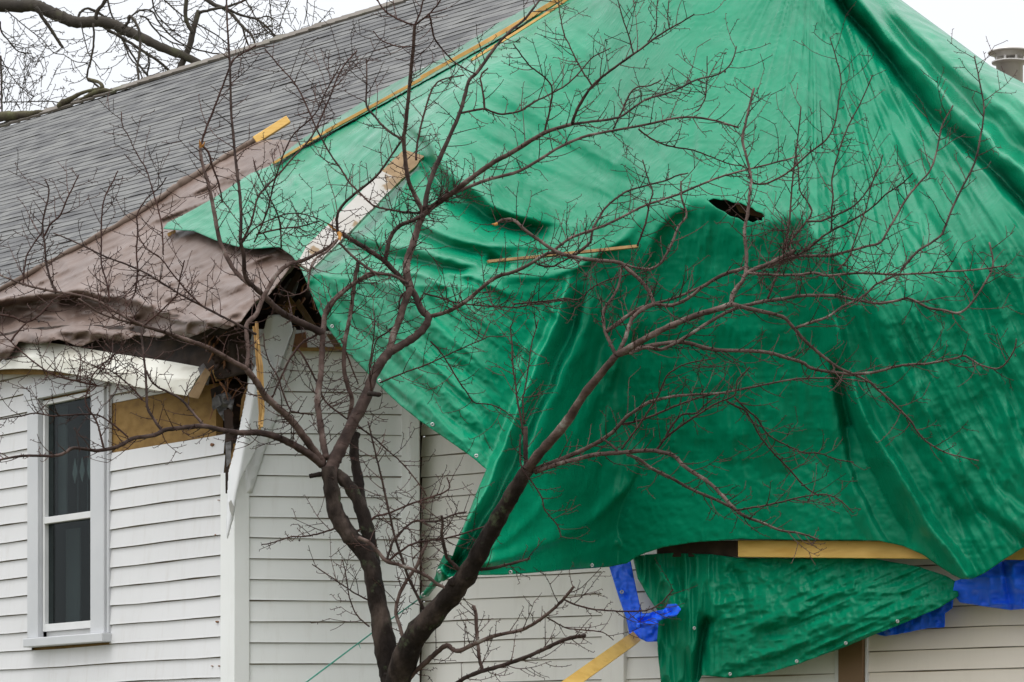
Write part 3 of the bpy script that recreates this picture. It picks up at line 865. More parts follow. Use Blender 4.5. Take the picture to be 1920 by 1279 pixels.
# ------------------------------------------------------------------ green tarpaulin
main_poly = [(1090, -60), (1062, -30), (1016, 0), (929, 47), (875, 81), (828, 111), (741, 155), (697, 181), (640, 217), (571, 258), (530, 290), (504, 312),
             (470, 325), (447, 340), (403, 370), (355, 397), (313, 418), (306, 429), (330, 431), (363, 433), (403, 450), (440, 461), (470, 467), (505, 464), (524, 463), (548, 480), (565, 505),
             (585, 555), (605, 600), (622, 625), (640, 650), (684, 695), (714, 726), (750, 760), (788, 790), (842, 827), (889, 860), (912, 880), (895, 920), (871, 981), (848, 1045),
             (828, 1062), (819, 1076), (822, 1090), (832, 1090), (848, 1080), (901, 1078), (945, 1078), (989, 1075), (1076, 1068), (1143, 1063), (1176, 1056), (1190, 1046), (1210, 1037), (1244, 1026),
             (1300, 1017), (1387, 1011), (1470, 1012), (1548, 1013), (1649, 1014), (1693, 1024), (1730, 1040), (1758, 1060), (1786, 1078), (1803, 1086), (1823, 1086), (1850, 1072), (1884, 1048), (1920, 1026), (1990, 990), (2080, 975), (2240, 960),
             (2240, 380), (2100, 278), (1990, 204), (1960, 182), (1920, 156), (1858, 124), (1818, 94), (1750, 44), (1690, 0), (1640, -40), (1600, -75), (1540, -90), (1300, -80)]
hole = [(1324, 373), (1331, 375), (1338, 372), (1352, 375), (1362, 374), (1375, 380), (1388, 380), (1400, 386), (1410, 389), (1418, 396), (1428, 399), (1434, 406), (1428, 409), (1430, 414), (1420, 413), (1412, 418), (1403, 414), (1394, 416), (1384, 409), (1368, 405), (1358, 397), (1345, 391), (1336, 384)]

yex = np.array([300, 470, 560, 620, 760, 900, 1000, 1050, 1100, 1150, 1200, 1250, 1300, 1350, 1430, 1500, 1540, 1600, 1680, 1760, 1850, 1990.])
yey = np.array([470, 500, 515, 520, 535, 540, 522, 505, 490, 462, 410, 385, 374, 384, 412, 404, 440, 520, 560, 520, 440, 420.])
Dex_unused = np.array([300, 470, 600, 760, 900, 1050, 1200, 1300, 1500, 1600, 1750, 1850, 1990.])
def eaveD(x):
    base = wallC(x)
    left = roofD(x, np.interp(x, yex, yey)) - 0.42
    t = sstep(x, 620, 1120)
    right = base - 0.90 - 0.06 * np.sin((x - 1200) / 120.0)
    return left * (1 - t) + right * t
def green_base(x, y):
    ye = sint(x, yex, yey, 11)
    k = sint(x, [300, 1000, 1100, 1500, 1600, 1750, 1990], [14, 14, 5, 5, 7, 20, 30], 16)
    up = softplus(ye - y, k)
    dn = softplus(y - ye, k)
    gr = sint(x, [300, 620, 1000, 1300, 1560, 1750, 1990], [0, 0, .0050, .0047, .0044, .0040, .0035], 45)    # m back per px up
    slope_dn = sint(x, [300, 620, 900, 1040, 1120, 1560, 1700, 1990], [-.0010, -.0012, -.0014, -.0004, .0011, .0012, .0007, .0002])  # towards camera going down
    D = eaveD(x) + gr * up + slope_dn * dn
    # left part lies on the shingle roof
    t = 1 - sstep(x + 0.25 * (430 - y), 560, 1120)
    Droof = roofD(x, np.minimum(y, ye)) - 0.40 - 0.28 * (1 - sstep(x, 540, 660)) + slope_dn * dn
    D = D * (1 - t) + Droof * t
    # never below the shingles near the pinned edge
    yl = np.interp(x, [504, 571, 640, 741, 875, 1016, 1090], [312, 258, 217, 155, 81, 0, -60])
    near = np.exp(-np.maximum(y - yl, 0) / 60.0) * (1 - sstep(x, 1060, 1180))
    D = D * (1 - near) + (roofD(x, y) - 0.36 - 0.28 * (1 - sstep(x, 540, 660))) * near
    # right silhouette rolls over the ridge
    yr = np.interp(x, [1540, 1600, 1640, 1690, 1750, 1818, 1858, 1920, 1990, 2100, 2240], [-140, -75, -40, 0, 44, 94, 124, 156, 204, 278, 380])
    dd = np.maximum(y - yr, 0)
    D = D + 0.9 * np.exp(-dd / 16.0) * sstep(x, 1540, 1640)
    return D

GF = [
 # right-hand long folds running down from the peak
 ([(1545, -40), (1650, 98), (1760, 226), (1850, 306), (1930, 392)], 13, 9, -0.36, (0, 0)),
 ([(1585, -40), (1690, 88), (1800, 212), (1890, 296), (1980, 380)], 12, 17, 0.20, (0, 0)),
 ([(1640, -30), (1740, 78), (1830, 160), (1930, 246)], 8, 16, 0.09, (0, 0)),
 ([(1615, -30), (1715, 90), (1810, 185), (1930, 300)], 14, 12, -0.09, (0, 0)),
 ([(1680, -10), (1790, 100), (1930, 205)], 7, 12, 0.055, (0, 0)),
 ([(1530, -40), (1610, 160), (1720, 330), (1790, 430)], 7, 12, 0.022, (0.1, 0.3)),
 ([(1510, -40), (1575, 160), (1660, 340), (1760, 520)], 6, 9, -0.014, (0.1, 0.3)),
 ([(1540, 0), (1650, 190), (1790, 330), (1900, 440)], 6, 10, 0.020, (0.1, 0.3)),
 ([(1500, 30), (1570, 200), (1640, 330)], 6, 8, 0.010, (0.2, 0.4)),
 ([(1560, 20), (1700, 230), (1840, 350), (1940, 450)], 9, 9, -0.02, (0.1, 0.1)),
 # seam and creases on the bright slope
 ([(1402, -40), (1401, 150), (1388, 270), (1340, 352)], 3.5, 6, -0.012, (0, 0.1)),
 ([(1410, 180), (1396, 280), (1352, 350)], 12, 7, 0.014, (0.3, 0.1)),
 ([(1322, 95), (1308, 180), (1302, 330)], 6, 8, -0.022, (0.25, 0.1)),
 ([(1340, 90), (1322, 200), (1312, 330)], 8, 10, 0.012, (0.3, 0.2)),
 ([(1280, 200), (1240, 290), (1300, 350)], 9, 9, -0.010, (0.3, 0.2)),
 ([(760, 215), (800, 262), (842, 323), (902, 366), (963, 400), (1050, 428)], 30, 11, 0.15, (0.15, 0.2)),
 ([(780, 290), (830, 345), (890, 390), (960, 425), (1050, 448)], 12, 18, -0.12, (0.1, 0.2)),
 ([(860, 120), (926, 160), (990, 205), (1080, 262), (1180, 310), (1270, 362)], 20, 12, 0.022, (0.2, 0.2)),
 ([(850, 150), (920, 190), (1010, 245), (1110, 300), (1210, 350)], 10, 14, -0.018, (0.2, 0.2)),
 ([(880, 225), (976, 286), (1077, 336), (1178, 372)], 12, 7, 0.020, (0.2, 0.2)),
 ([(963, 232), (1077, 292), (1200, 350), (1262, 368)], 8, 10, -0.015, (0.2, 0.2)),
 ([(850, 250), (940, 310), (1040, 372), (1140, 400)], 12, 9, 0.018, (0.2, 0.2)),
 ([(900, 395), (1000, 418), (1100, 420), (1190, 405)], 10, 8, 0.022, (0.2, 0.2)),
 ([(690, 232), (730, 236), (780, 256), (800, 280)], 7, 9, -0.028, (0.2, 0.2)),
 ([(640, 268), (700, 262), (760, 268)], 9, 7, 0.014, (0.2, 0.2)),
 ([(520, 318), (560, 340), (590, 380)], 8, 6, 0.012, (0.2, 0.3)),
 ([(560, 320), (550, 350), (545, 400)], 6, 6, 0.014, (0.2, 0.3)),
 ([(600, 330), (640, 372), (700, 392)], 6, 8, -0.014, (0.2, 0.3)),
 ([(470, 345), (520, 352), (580, 372)], 8, 6, 0.012, (0.2, 0.3)),
 # swags above the eave line
 ([(640, 428), (720, 455), (800, 470), (880, 492), (905, 505)], 9, 10, 0.055, (0.1, 0.1)),
 ([(640, 452), (720, 478), (800, 492), (880, 506)], 8, 10, -0.070, (0.1, 0.1)),
 ([(760, 400), (850, 442), (950, 462), (1060, 458)], 12, 8, 0.060, (0.1, 0.2)),
 ([(770, 428), (850, 462), (930, 482), (1000, 482)], 8, 9, -0.055, (0.1, 0.2)),
 ([(880, 500), (940, 520), (1010, 518), (1080, 498), (1150, 462), (1195, 430)], 12, 11, 0.060, (0.1, 0.2)),
 ([(905, 478), (930, 494), (960, 500)], 7, 7, -0.080, (0.2, 0.3)),
 ([(820, 505), (870, 512), (930, 540), (980, 560)], 9, 7, 0.050, (0.2, 0.2)),
 ([(640, 500), (700, 510), (780, 516), (860, 545)], 9, 7, 0.045, (0.2, 0.2)),
 # tail: long ridges parallel to its hem
 ([(585, 515), (640, 610), (720, 700), (830, 790), (900, 845)], 9, 7, 0.014, (0.1, 0.1)),
 ([(600, 515), (660, 600), (750, 690), (860, 790), (915, 835)], 7, 7, -0.014, (0.1, 0.1)),
 ([(620, 515), (690, 600), (780, 690), (880, 780), (930, 820)], 8, 8, 0.020, (0.1, 0.1)),
 ([(650, 520), (720, 600), (810, 680), (900, 760), (945, 800)], 8, 8, 0.018, (0.1, 0.1)),
 ([(690, 530), (760, 600), (840, 670), (920, 735), (965, 770)], 8, 8, -0.016, (0.1, 0.1)),
 ([(720, 520), (790, 590), (870, 655), (950, 715)], 9, 8, 0.020, (0.1, 0.1)),
 ([(780, 540), (850, 600), (920, 650), (985, 690)], 8, 8, -0.016, (0.1, 0.1)),
 ([(830, 540), (890, 590), (960, 640), (1000, 665)], 9, 8, 0.020, (0.1, 0.1)),
 # the gathered diagonal fold
 ([(1082, 492), (1040, 600), (990, 730), (938, 860), (880, 980), (832, 1072)], 16, 10, 0.13, (0.12, 0.0)),
 ([(1104, 520), (1064, 620), (1016, 740), (964, 868), (900, 990), (846, 1072)], 9, 14, -0.13, (0.15, 0.0)),
 ([(1140, 500), (1100, 600), (1050, 720), (995, 860), (925, 985), (860, 1070)], 12, 16, 0.06, (0.2, 0.05)),
 ([(1172, 540), (1135, 640), (1088, 740), (1060, 820)], 14, 16, -0.035, (0.2, 0.2)),
 ([(1210, 560), (1170, 650), (1120, 740), (1060, 860)], 12, 20, 0.030, (0.2, 0.2)),
 ([(1030, 560), (1000, 640), (968, 720)], 9, 9, 0.03, (0.2, 0.2)),
 # dark hanging field
 ([(1215, 820), (1192, 868), (1163, 924), (1110, 970), (1060, 998), (960, 1042), (890, 1060)], 10, 16, 0.050, (0.15, 0.05)),
 ([(1240, 860), (1210, 930), (1160, 985), (1090, 1025), (990, 1056)], 10, 22, -0.020, (0.2, 0.2)),
 ([(1060, 900), (1010, 960), (950, 1010), (880, 1050)], 10, 14, 0.030, (0.2, 0.1)),
 ([(1195, 1020), (1178, 990), (1185, 950), (1210, 930)], 10, 10, 0.03, (0.1, 0.3)),
 ([(1225, 985), (1200, 1008), (1178, 1036)], 8, 8, -0.05, (0.2, 0.0)),
 ([(1150, 1010), (1170, 1030), (1190, 1042)], 6, 8, 0.03, (0.2, 0.0)),
 ([(1300, 700), (1290, 800), (1240, 900)], 30, 26, 0.020, (0.3, 0.3)),
 ([(1440, 700), (1470, 820), (1520, 960)], 24, 24, 0.025, (0.3, 0.3)),
 ([(1390, 560), (1380, 700), (1400, 850)], 26, 26, -0.015, (0.3, 0.3)),
 ([(1290, 380), (1230, 440), (1200, 520)], 12, 20, 0.07, (0.1, 0.3)),
 ([(1330, 390), (1345, 440), (1350, 520)], 14, 18, -0.025, (0.2, 0.3)),
 ([(1435, 415), (1400, 470), (1390, 560)], 14, 18, 0.02, (0.2, 0.3)),
 # right drape
 ([(1520, 415), (1548, 520), (1570, 640), (1604, 740), (1662, 860), (1740, 980), (1812, 1080)], 12, 20, 0.17, (0.1, 0.0)),
 ([(1560, 640), (1582, 740), (1612, 860), (1650, 960), (1680, 1010)], 20, 16, -0.22, (0.2, 0.0)),
 ([(1590, 560), (1640, 700), (1700, 820), (1770, 930), (1840, 1010)], 16, 22, -0.05, (0.2, 0.1)),
 ([(1600, 480), (1680, 660), (1745, 800), (1820, 930), (1930, 1000)], 20, 16, 0.050, (0.2, 0.0)),
 ([(1700, 640), (1750, 760), (1820, 880), (1930, 960)], 14, 14, -0.025, (0.2, 0.0)),
 ([(1728, 372), (1752, 420), (1790, 500), (1840, 620)], 9, 12, -0.035, (0.15, 0.3)),
 ([(1722, 380), (1732, 430), (1745, 470)], 6, 6, 0.02, (0.2, 0.3)),
 ([(1770, 400), (1815, 520), (1860, 680), (1900, 820), (1940, 920)], 9, 12, 0.035, (0.2, 0.0)),
 ([(1800, 420), (1840, 560), (1885, 700), (1930, 820)], 10, 10, -0.03, (0.2, 0.0)),
 ([(1880, 420), (1930, 600), (1970, 800)], 12, 12, 0.03, (0.2, 0.0)),
 ([(1838, 880), (1870, 930), (1930, 972)], 7, 9, 0.035, (0.2, 0.0)),
 ([(1800, 890), (1840, 960), (1930, 1024)], 9, 7, -0.04, (0.2, 0.0)),
 ([(1740, 850), (1790, 930), (1830, 965)], 8, 8, 0.02, (0.2, 0.2)),
]
def green_folds(x, y):
    s_ = np.zeros(x.shape)
    wx = x + 5 * fbm(x / 70, y / 70, 2); wy = y + 5 * fbm(x / 60 + 40, y / 60, 2)
    for pts, w1, w2, a, fd in GF:
        xs_ = [p[0] for p in pts]; ys_ = [p[1] for p in pts]; M = 4 * max(w1, w2) + 10
        sel = (x > min(xs_) - M) & (x < max(xs_) + M) & (y > min(ys_) - M) & (y < max(ys_) + M)
        if sel.any():
            s_[sel] += fold(wx[sel], wy[sel], smooth_poly(pts, 2), w1, w2, a, fd)
    return s_
def gmask(x, y, cx, cy, rx, ry):
    return np.exp(-(((x - cx) / rx) ** 2 + ((y - cy) / ry) ** 2))
def green_D(x, y):
    D = green_base(x, y)
    lf = 1 - sstep(x + 0.25 * (430 - y), 560, 1120)
    D = D - green_folds(x, y) * (1 + 1.2 * lf)
    ye = sint(x, yex, yey, 11)
    hang = sstep(y - ye, -10, 60)
    # tail crumple
    tail = hang * (1 - sstep(x + (y - 500) * 0.42, 1060, 1110))
    u, v = rot(x, y, 44)
    D = D - tail * (0.013 * crease(u / 95, v / 16, 2) + 0.0060 * crease(u / 20, v / 12, 2))
    # bright slope: fine tension wrinkles
    sl = (1 - hang)
    u, v = rot(x, y, 32)
    D = D - sl * sstep(1260 - x, 0, 200) * (0.010 * crease(u / 130, v / 26, 2) + 0.003 * fbm(u / 40, v / 14, 2))
    u, v = rot(x, y, 56)
    D = D - sl * sstep(x, 1380, 1560) * (0.009 * crease(u / 240 + 3, v / 15, 2))
    D = D - sl * (0.006 * fbm(x / 60, y / 60, 3))
    # area left of the plank is creased like folded paper
    D = D - sl * sstep(720 - x, 0, 120) * 0.024 * crease(x / 38, y / 34, 2)
    # middle swags
    D = D - gmask(x, y, 880, 500, 190, 60) * 0.018 * crease(x / 60, y / 26, 2)
    # hanging field: gentle
    hf = hang * (1 - tail)
    D = D - hf * (0.014 * fbm(x / 90, y / 110, 3) + 0.0030 * crease(x / 34, y / 40, 2))
    # tension streaks fanning out from the peak
    th_ = np.degrees(np.arctan2(x - 1520, y + 160)); rr_ = np.hypot(x - 1520, y + 160)
    D = D - sl * sstep(x, 1330, 1500) * (0.018 * crease(th_ / 2.2, rr_ / 420, 3)) 
    th2 = np.degrees(np.arctan2(x - 1400, y + 500)); r2_ = np.hypot(x - 1400, y + 500)
    D = D - hf * (0.012 * crease(th2 / 2.1 + 7, r2_ / 170, 3) + 0.0050 * crease(th2 / 0.7 + 3, r2_ / 90, 2))
    D = D - (0.0030 * np.abs(vnoise(x / 13 + 9, y / 11)) - 0.0022 * np.abs(vnoise(x / 9 + 5, y / 17 + 3))) * (0.4 + 0.6 * sstep(fbm(x / 90, y / 90, 2), -.3, .6)) * 1.6
    D = D - sl * (1 - sstep(x, 1330, 1450)) * sstep(x, 800, 900) * 0.004 * crease(x / 45 + 3, y / 50, 2)
    # right drape: diagonal creases
    u, v = rot(x, y, 62)
    D = D - hf * sstep(x - (y - 500) * 0.35, 1530, 1620) * (0.017 * crease(u / 170, v / 24, 3) + 0.0040 * crease(u / 34, v / 18, 2))
    lim = wallC(x) - 0.42
    return np.where((y > 800) & (x > 1150), np.minimum(D, lim + 0.004 * fbm(x / 12, y / 12)), D)

tarp = thing('tarpaulin', 'large bright green tarpaulin draped from roof peak over the eave with a torn hole', 'tarpaulin', P(1300, 500, 19))
sheet('tarpaulin_sheet', main_poly, green_D, MAT['green'], tarp, 2.6, 0.002, holes=[hole])
# doubled hem along the pinned edge
hem = [(1062, -30), (1016, 0), (929, 47), (875, 81), (828, 111), (741, 155), (697, 181), (640, 217), (571, 258), (530, 290), (504, 312),
       (522, 307), (560, 281), (640, 238), (700, 205), (760, 172), (840, 128), (900, 93), (960, 60), (1080, -25)]
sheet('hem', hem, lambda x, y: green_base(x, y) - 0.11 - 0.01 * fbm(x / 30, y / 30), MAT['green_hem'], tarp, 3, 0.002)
# twisted tail tied to the cord
mb = MB()
pts = [P(846, 1050, 18.7), P(832, 1070, 18.75), P(824, 1084, 18.8), P(812, 1098, 18.9), P(798, 1112, 19.0), P(788, 1121, 19.1)]
mb.tube(pts, [0.05, 0.045, 0.03, 0.02, 0.022, 0.008], 10, jit=0.35)
mb.build('tied_corner', MAT['green'], tarp, True)

def grommet(px_, py_, D, parent, r=0.011):
    mb_ = MB(); c_ = P(px_, py_, D); n = 14; m_ = 6
    vs = []; fs_ = []
    for i in range(n):
        a = 2 * math.pi * i / n
        for j in range(m_):
            b_ = 2 * math.pi * j / m_
            rr = r + 0.0042 * math.cos(b_)
            vs.append((c_.x + rr * math.cos(a), c_.y + 0.003 * math.sin(b_), c_.z + rr * math.sin(a)))
    for i in range(n):
        for j in range(m_):
            fs_.append((i * m_ + j, ((i + 1) % n) * m_ + j, ((i + 1) % n) * m_ + (j + 1) % m_, i * m_ + (j + 1) % m_))
    mb_.add(vs, fs_)
    return mb_.build('grommet', MAT['steel'], parent, True)
def gD(px_, py_): return float(green_D(np.array([float(px_)]), np.array([float(py_)]))[0])
for gx_, gy_ in [(906, 66), (793, 129), (690, 189), (1017, 4), (623, 612), (712, 714), (811, 796), (893, 855), (957, 1073), (1110, 1060), (824, 1071)]:
    grommet(gx_, gy_, gD(gx_, gy_) - 0.03, tarp, 0.0075)
grommet(794, 1115, 18.98, tarp, 0.011)

# roof deck below the tarp
deck_poly = [(1150, -40), (900, 90), (700, 230), (600, 330), (560, 440), (600, 480), (800, 520), (1040, 500), (1200, 440), (1300, 400), (1500, 440), (1600, 500), (1760, 500), (1960, 500), (1960, 240), (1850, 160), (1750, 90), (1640, 10), (1560, -50)]
sheet('roof_deck', deck_poly, lambda x, y: green_base(x, y) + 0.62, MAT['deck'], house, 20, 0.02)

# broken sheathing seen through the tear
chunk('broken_sheathing', MAT['block'], [(1372, 372), (1440, 392), (1446, 412), (1404, 404), (1386, 398)], gD(1400, 380) + 0.16, 0.03)
chunk('broken_sheathing', MAT['deck'], [(1318, 366), (1380, 370), (1398, 410), (1372, 420), (1330, 392)], gD(1360, 385) + 0.30, 0.03)
# cord
mb = MB()
mb.tube([P(790, 1120, 19.05), P(700, 1185, 18.3), P(600, 1260, 17.4), P(520, 1320, 16.6), P(380, 1480, 15.2)], [0.004] * 5, 6)
mb.tube([P(672, 1206, 18.05), P(676, 1216, 18.0)], [0.003, 0.001], 5)
o = mb.build('cord', MAT['rope']); setp(o, 'thin green cord pulled down and left from the tied tarpaulin corner', 'cord')

# ------------------------------------------------------------------ lower green flap and blue tarps
flap = [(1186, 1044), (1210, 1040), (1260, 1037), (1330, 1039), (1386, 1046), (1470, 1047), (1560, 1046), (1640, 1048), (1720, 1062), (1775, 1080), (1794, 1092), (1797, 1118), (1760, 1140), (1700, 1166), (1640, 1190),
        (1585, 1213), (1494, 1246), (1430, 1264), (1370, 1272), (1316, 1266), (1306, 1285), (1290, 1310), (1246, 1312), (1238, 1270), (1232, 1200), (1236, 1150), (1216, 1120), (1196, 1085)]
def flap_D(x, y):
    D = wallC(x) - 0.26 - 0.05 * sstep(y, 1050, 1150)
    D = D - 0.05 * np.exp(-((y - 1150) / 60.0) ** 2) * sstep(x, 1330, 1450)
    u, v = rot(x, y, -14)
    right = sstep(x, 1300, 1380)
    D = D - right * (0.015 * crease(u / 55, v / 30, 2) + 0.009 * crease(x / 24, y / 22, 2) + 0.0045 * crease(x / 11, y / 12, 2))
    u, v = rot(x, y, -24)
    D = D - right * sstep(x, 1420, 1520) * 0.012 * crease(u / 160, v / 15, 2)
    left = 1 - right
    D = D - left * (0.05 * crease(x / 24, y / 120, 2)) 
    for pts, w1, w2, a, fd in [([(1365, 1055), (1390, 1100), (1400, 1150), (1410, 1210)], 8, 10, -0.04, (0.1, 0.3)),
                               ([(1330, 1060), (1340, 1120), (1330, 1200)], 8, 8, 0.03, (0.2, 0.3)),
                               ([(1500, 1060), (1525, 1095)], 6, 8, -0.03, (0.2, 0.3)),
                               ([(1334, 1155), (1322, 1180), (1312, 1230), (1308, 1275)], 8, 9, -0.11, (0.1, 0.0)),
                               ([(1260, 1060), (1262, 1100), (1270, 1150), (1275, 1220), (1270, 1290)], 9, 10, 0.05, (0.1, 0.0)),
                               ([(1225, 1050), (1250, 1090), (1290, 1130)], 7, 7, 0.04, (0.1, 0.2)),
                               ([(1340, 1250), (1450, 1225), (1560, 1180), (1700, 1110)], 9, 7, 0.022, (0.2, 0.2)),
                               ([(1400, 1200), (1500, 1170), (1620, 1130), (1740, 1095)], 7, 9, -0.022, (0.2, 0.2)),
                               ([(1380, 1180), (1480, 1150), (1600, 1100)], 9, 7, 0.022, (0.2, 0.2))]:
        D = D - fold(x, y, pts, w1, w2, a, fd)
    return D
flap_t = thing('tarpaulin', 'crumpled green tarpaulin flap hanging below the yellow beam, metal eyelets along its curved hem', 'tarpaulin', P(1500, 1150, 18))
sheet('tarpaulin_sheet', flap, flap_D, MAT['green'], flap_t, 2.3, 0.002)
for gx_, gy_ in [(1586, 1206), (1494, 1240), (1369, 1264), (1683, 1165), (1302, 1178)]:
    d_ = float(flap_D(np.array([float(gx_)]), np.array([float(gy_)]))[0]) - 0.02
    grommet(gx_, gy_, d_, flap_t, 0.0065)

def blue_D(x, y):
    u, v = rot(x, y, 70)
    return wallC(x) - 0.20 - 0.016 * crease(u / 120, v / 16, 2) * (x < 1300) - 0.02 * crease(x / 30, y / 22, 2) * (x > 1300) - 0.01 * crease(x / 14, y / 13, 2)
blue = thing('tarpaulin', 'bright blue tarpaulin bunched beside a white corner board, left of the green flap', 'tarpaulin', P(1200, 1130, 18.6))
sheet('tarpaulin_sheet', [(1142, 1062), (1182, 1052), (1188, 1080), (1196, 1120), (1204, 1150), (1225, 1160), (1262, 1160), (1262, 1190), (1232, 1198), (1234, 1203), (1212, 1203), (1180, 1188), (1174, 1160), (1160, 1120)],
      blue_D, MAT['blue'], blue, 2.5, 0.002)
sheet('twisted_end', [(1186, 1152), (1215, 1150), (1245, 1142), (1252, 1133), (1268, 1132), (1277, 1142), (1268, 1156), (1240, 1162), (1222, 1180), (1190, 1176)],
      lambda x, y: wallC(x) - 0.46 - 0.03 * crease(x / 22, y / 14, 2), MAT['blue'], blue, 2.5, 0.002)
grommet(1166, 1110, wallC(1166) - 0.24, blue, 0.008)
b2 = sheet('tarpaulin', [(1630, 1186), (1700, 1150), (1745, 1120), (1790, 1105), (1786, 1140), (1772, 1150), (1771, 1176), (1740, 1178), (1700, 1186), (1660, 1193)],
      lambda x, y: blue_D(x, y) + 0.06, MAT['blue'], None, 2.5, 0.002)
setp(b2, 'small blue tarpaulin end showing under the hem of the green flap, above cream siding', 'tarpaulin')
b3 = sheet('tarpaulin', [(1790, 1090), (1830, 1076), (1880, 1052), (1930, 1030), (1990, 1010), (1990, 1130), (1940, 1140), (1895, 1144), (1850, 1138), (1800, 1130), (1786, 1112)],
      lambda x, y: wallC(x) - 0.26 - 0.10 * np.exp(-((y - 1090) / 35.0) ** 2) - 0.022 * crease(x / 40, y / 26, 2) - 0.04 * np.exp(-((x - 1885 + (y - 1080) * -.2) / 6) ** 2) * -1, MAT['blue'], None, 2.5, 0.002)
setp(b3, 'blue tarpaulin bundle bulging out at the right edge beneath the green tarpaulin', 'tarpaulin')

# ------------------------------------------------------------------ brown tarpaulin
brown_poly = [(-60, 578), (0, 548), (60, 512), (130, 475), (200, 435), (262, 398), (330, 355), (390, 315), (430, 290), (470, 268), (500, 262), (530, 262), (560, 266), (600, 250), (610, 300),
              (560, 400), (552, 470), (552, 490), (530, 520), (505, 552), (478, 566), (462, 588), (450, 605), (425, 618), (402, 612), (375, 625), (352, 634), (318, 622), (300, 635), (262, 628),
              (225, 640), (190, 634), (150, 650), (110, 636), (70, 646), (35, 640), (18, 668), (2, 686), (-60, 700)]
def brown_D(x, y):
    eave = 556 - 0.10 * (x - 0) * 0.15
    eav = np.interp(x, [-60, 0, 150, 250, 330, 420, 480, 560], [570, 560, 545, 560, 590, 606, 600, 560])
    D = roofD(x, np.minimum(y, eav)) - 0.36
    dn = softplus(y - eav, 6)
    tgt = wallA(np.minimum(x, 430)) - 0.22
    D = D + 0.22 * sstep(y - eav, 5, 14) * (1 - sstep(x, 250, 330)) - 0.10 * np.exp(-((y - eav - 2) / 8.0) ** 2) * (1 - sstep(x, 200, 330))
    t = sstep(y - eav, 34, 80)
    D = D * (1 - t) + np.minimum(D, tgt) * t - 0.0003 * dn
    u, v = rot(x, y, -22)
    D = D - 0.055 * crease(u / 130, v / 24, 3) - 0.018 * crease(x / 36, y / 30, 2)
    low = sstep(y - eav, -25, 10) * (x < 470)
    u, v = rot(x, y, 6)
    D = D - low * (0.10 * crease(u / 70, v / 22, 2))
    for pts, w1, w2, a, fd in [([(270, 398), (340, 378), (400, 355), (470, 335)], 6, 8, -0.03, (0.2, 0.2)),
                               ([(260, 420), (330, 398), (400, 372)], 8, 6, 0.02, (0.2, 0.2)),
                               ([(0, 560), (90, 548), (180, 535), (225, 520)], 9, 7, 0.05, (0.0, 0.2)),
                               ([(0, 578), (100, 560), (190, 548), (240, 545)], 7, 12, -0.07, (0.0, 0.2)),
                               ([(60, 600), (140, 580), (210, 585), (270, 600)], 10, 12, 0.06, (0.1, 0.1)),
                               ([(250, 545), (300, 562), (370, 580)], 6, 7, -0.025, (0.2, 0.3)),
                               ([(270, 585), (340, 602), (400, 600), (450, 575)], 9, 7, 0.03, (0.2, 0.3)),
                               ([(360, 590), (420, 560), (480, 530), (520, 500)], 7, 9, -0.03, (0.2, 0.2)),
                               ([(300, 500), (380, 475), (440, 455)], 8, 8, -0.015, (0.2, 0.2)),
                               ([(330, 525), (400, 515), (470, 500)], 7, 8, 0.015, (0.2, 0.2)),
                               ([(400, 612), (440, 585), (475, 552), (500, 540)], 6, 8, 0.03, (0.1, 0.2)),
                               ([(385, 600), (425, 578), (470, 545)], 6, 6, -0.03, (0.1, 0.2))]:
        D = D - fold(x, y, pts, w1, w2, a * (2.2 if pts[0][0] > 200 else 1.3), fd)
    return D
brown = thing('tarpaulin', 'faded brown tarpaulin on the grey shingles with upper edge rolled round a pole', 'tarpaulin', P(300, 500, 21))
sheet('tarpaulin_sheet', brown_poly, brown_D, MAT['brown'], brown, 3.4, 0.002)
roll = smooth_poly([(-40, 566), (0, 544), (60, 510), (120, 478), (180, 446), (240, 411), (290, 379), (325, 355), (345, 342), (385, 318), (430, 291), (462, 272), (482, 261)], 5)
mb = MB(); pts = []; rr = []
for i, q in enumerate(roll):
    d_ = roofD(q[0], q[1]) - 0.42
    w_ = np.interp(q[0], [-40, 100, 200, 320, 345, 400, 482], [5, 5.6, 6, 6.6, 8.5, 6, 6]) * (1 + 0.16 * math.sin(i * 1.3) + random.uniform(-.08, .08))
    pts.append(P(q[0], q[1], d_)); rr.append(w_ * d_ / F)
mb.tube(pts, rr, 12, jit=0.12)
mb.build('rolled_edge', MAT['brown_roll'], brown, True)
grommet(7, 679, wallA(7) - 0.40, brown, 0.012)

# wooden pole whose end sticks out of the roll
def strip(mb_, pts, hw_px, Df, th_, up=Vector((0, -0.35, 1))):
    """flat stick following photo points on a surface"""
    for (x0, y0), (x1, y1) in zip(pts[:-1], pts[1:]):
        A_ = P(x0, y0, Df(x0, y0)); B_ = P(x1, y1, Df(x1, y1))
        d = (B_ - A_).normalized()
        n_ = Vector((0, -1, 0.15)); n_ = (n_ - d * n_.dot(d)).normalized()
        wv = d.cross(n_).normalized() * hw_px * A_.y / F
        mb_.bar(A_, B_, wv, n_ * th_)
mb = MB(); strip(mb, [(478, 264), (541, 224)], 7.5, lambda x, y: roofD(x, y) - 0.42, 0.018)
o = mb.build('wooden_pole', MAT['lumber'], bevel=0.004); setp(o, 'yellow wooden pole end sticking out of the rolled brown tarpaulin on the shingles', 'pole')
gs = lambda x, y: float(green_base(np.array([float(x)]), np.array([float(y)]))[0]) - 0.18
def gs2(x, y): return gD(x, y) - 0.025
mb = MB(); strip(mb, [(512, 307), (560, 278), (610, 248)], 2.3, gs, 0.006)
o = mb.build('wooden_lath', MAT['lath']); setp(o, 'lowest thin yellow lath pinning the green tarpaulin near its left corner', 'lath', 'laths pinning the tarpaulin edge')
mb = MB(); strip(mb, [(611, 247), (690, 204), (790, 149)], 3.2, gs, 0.008)
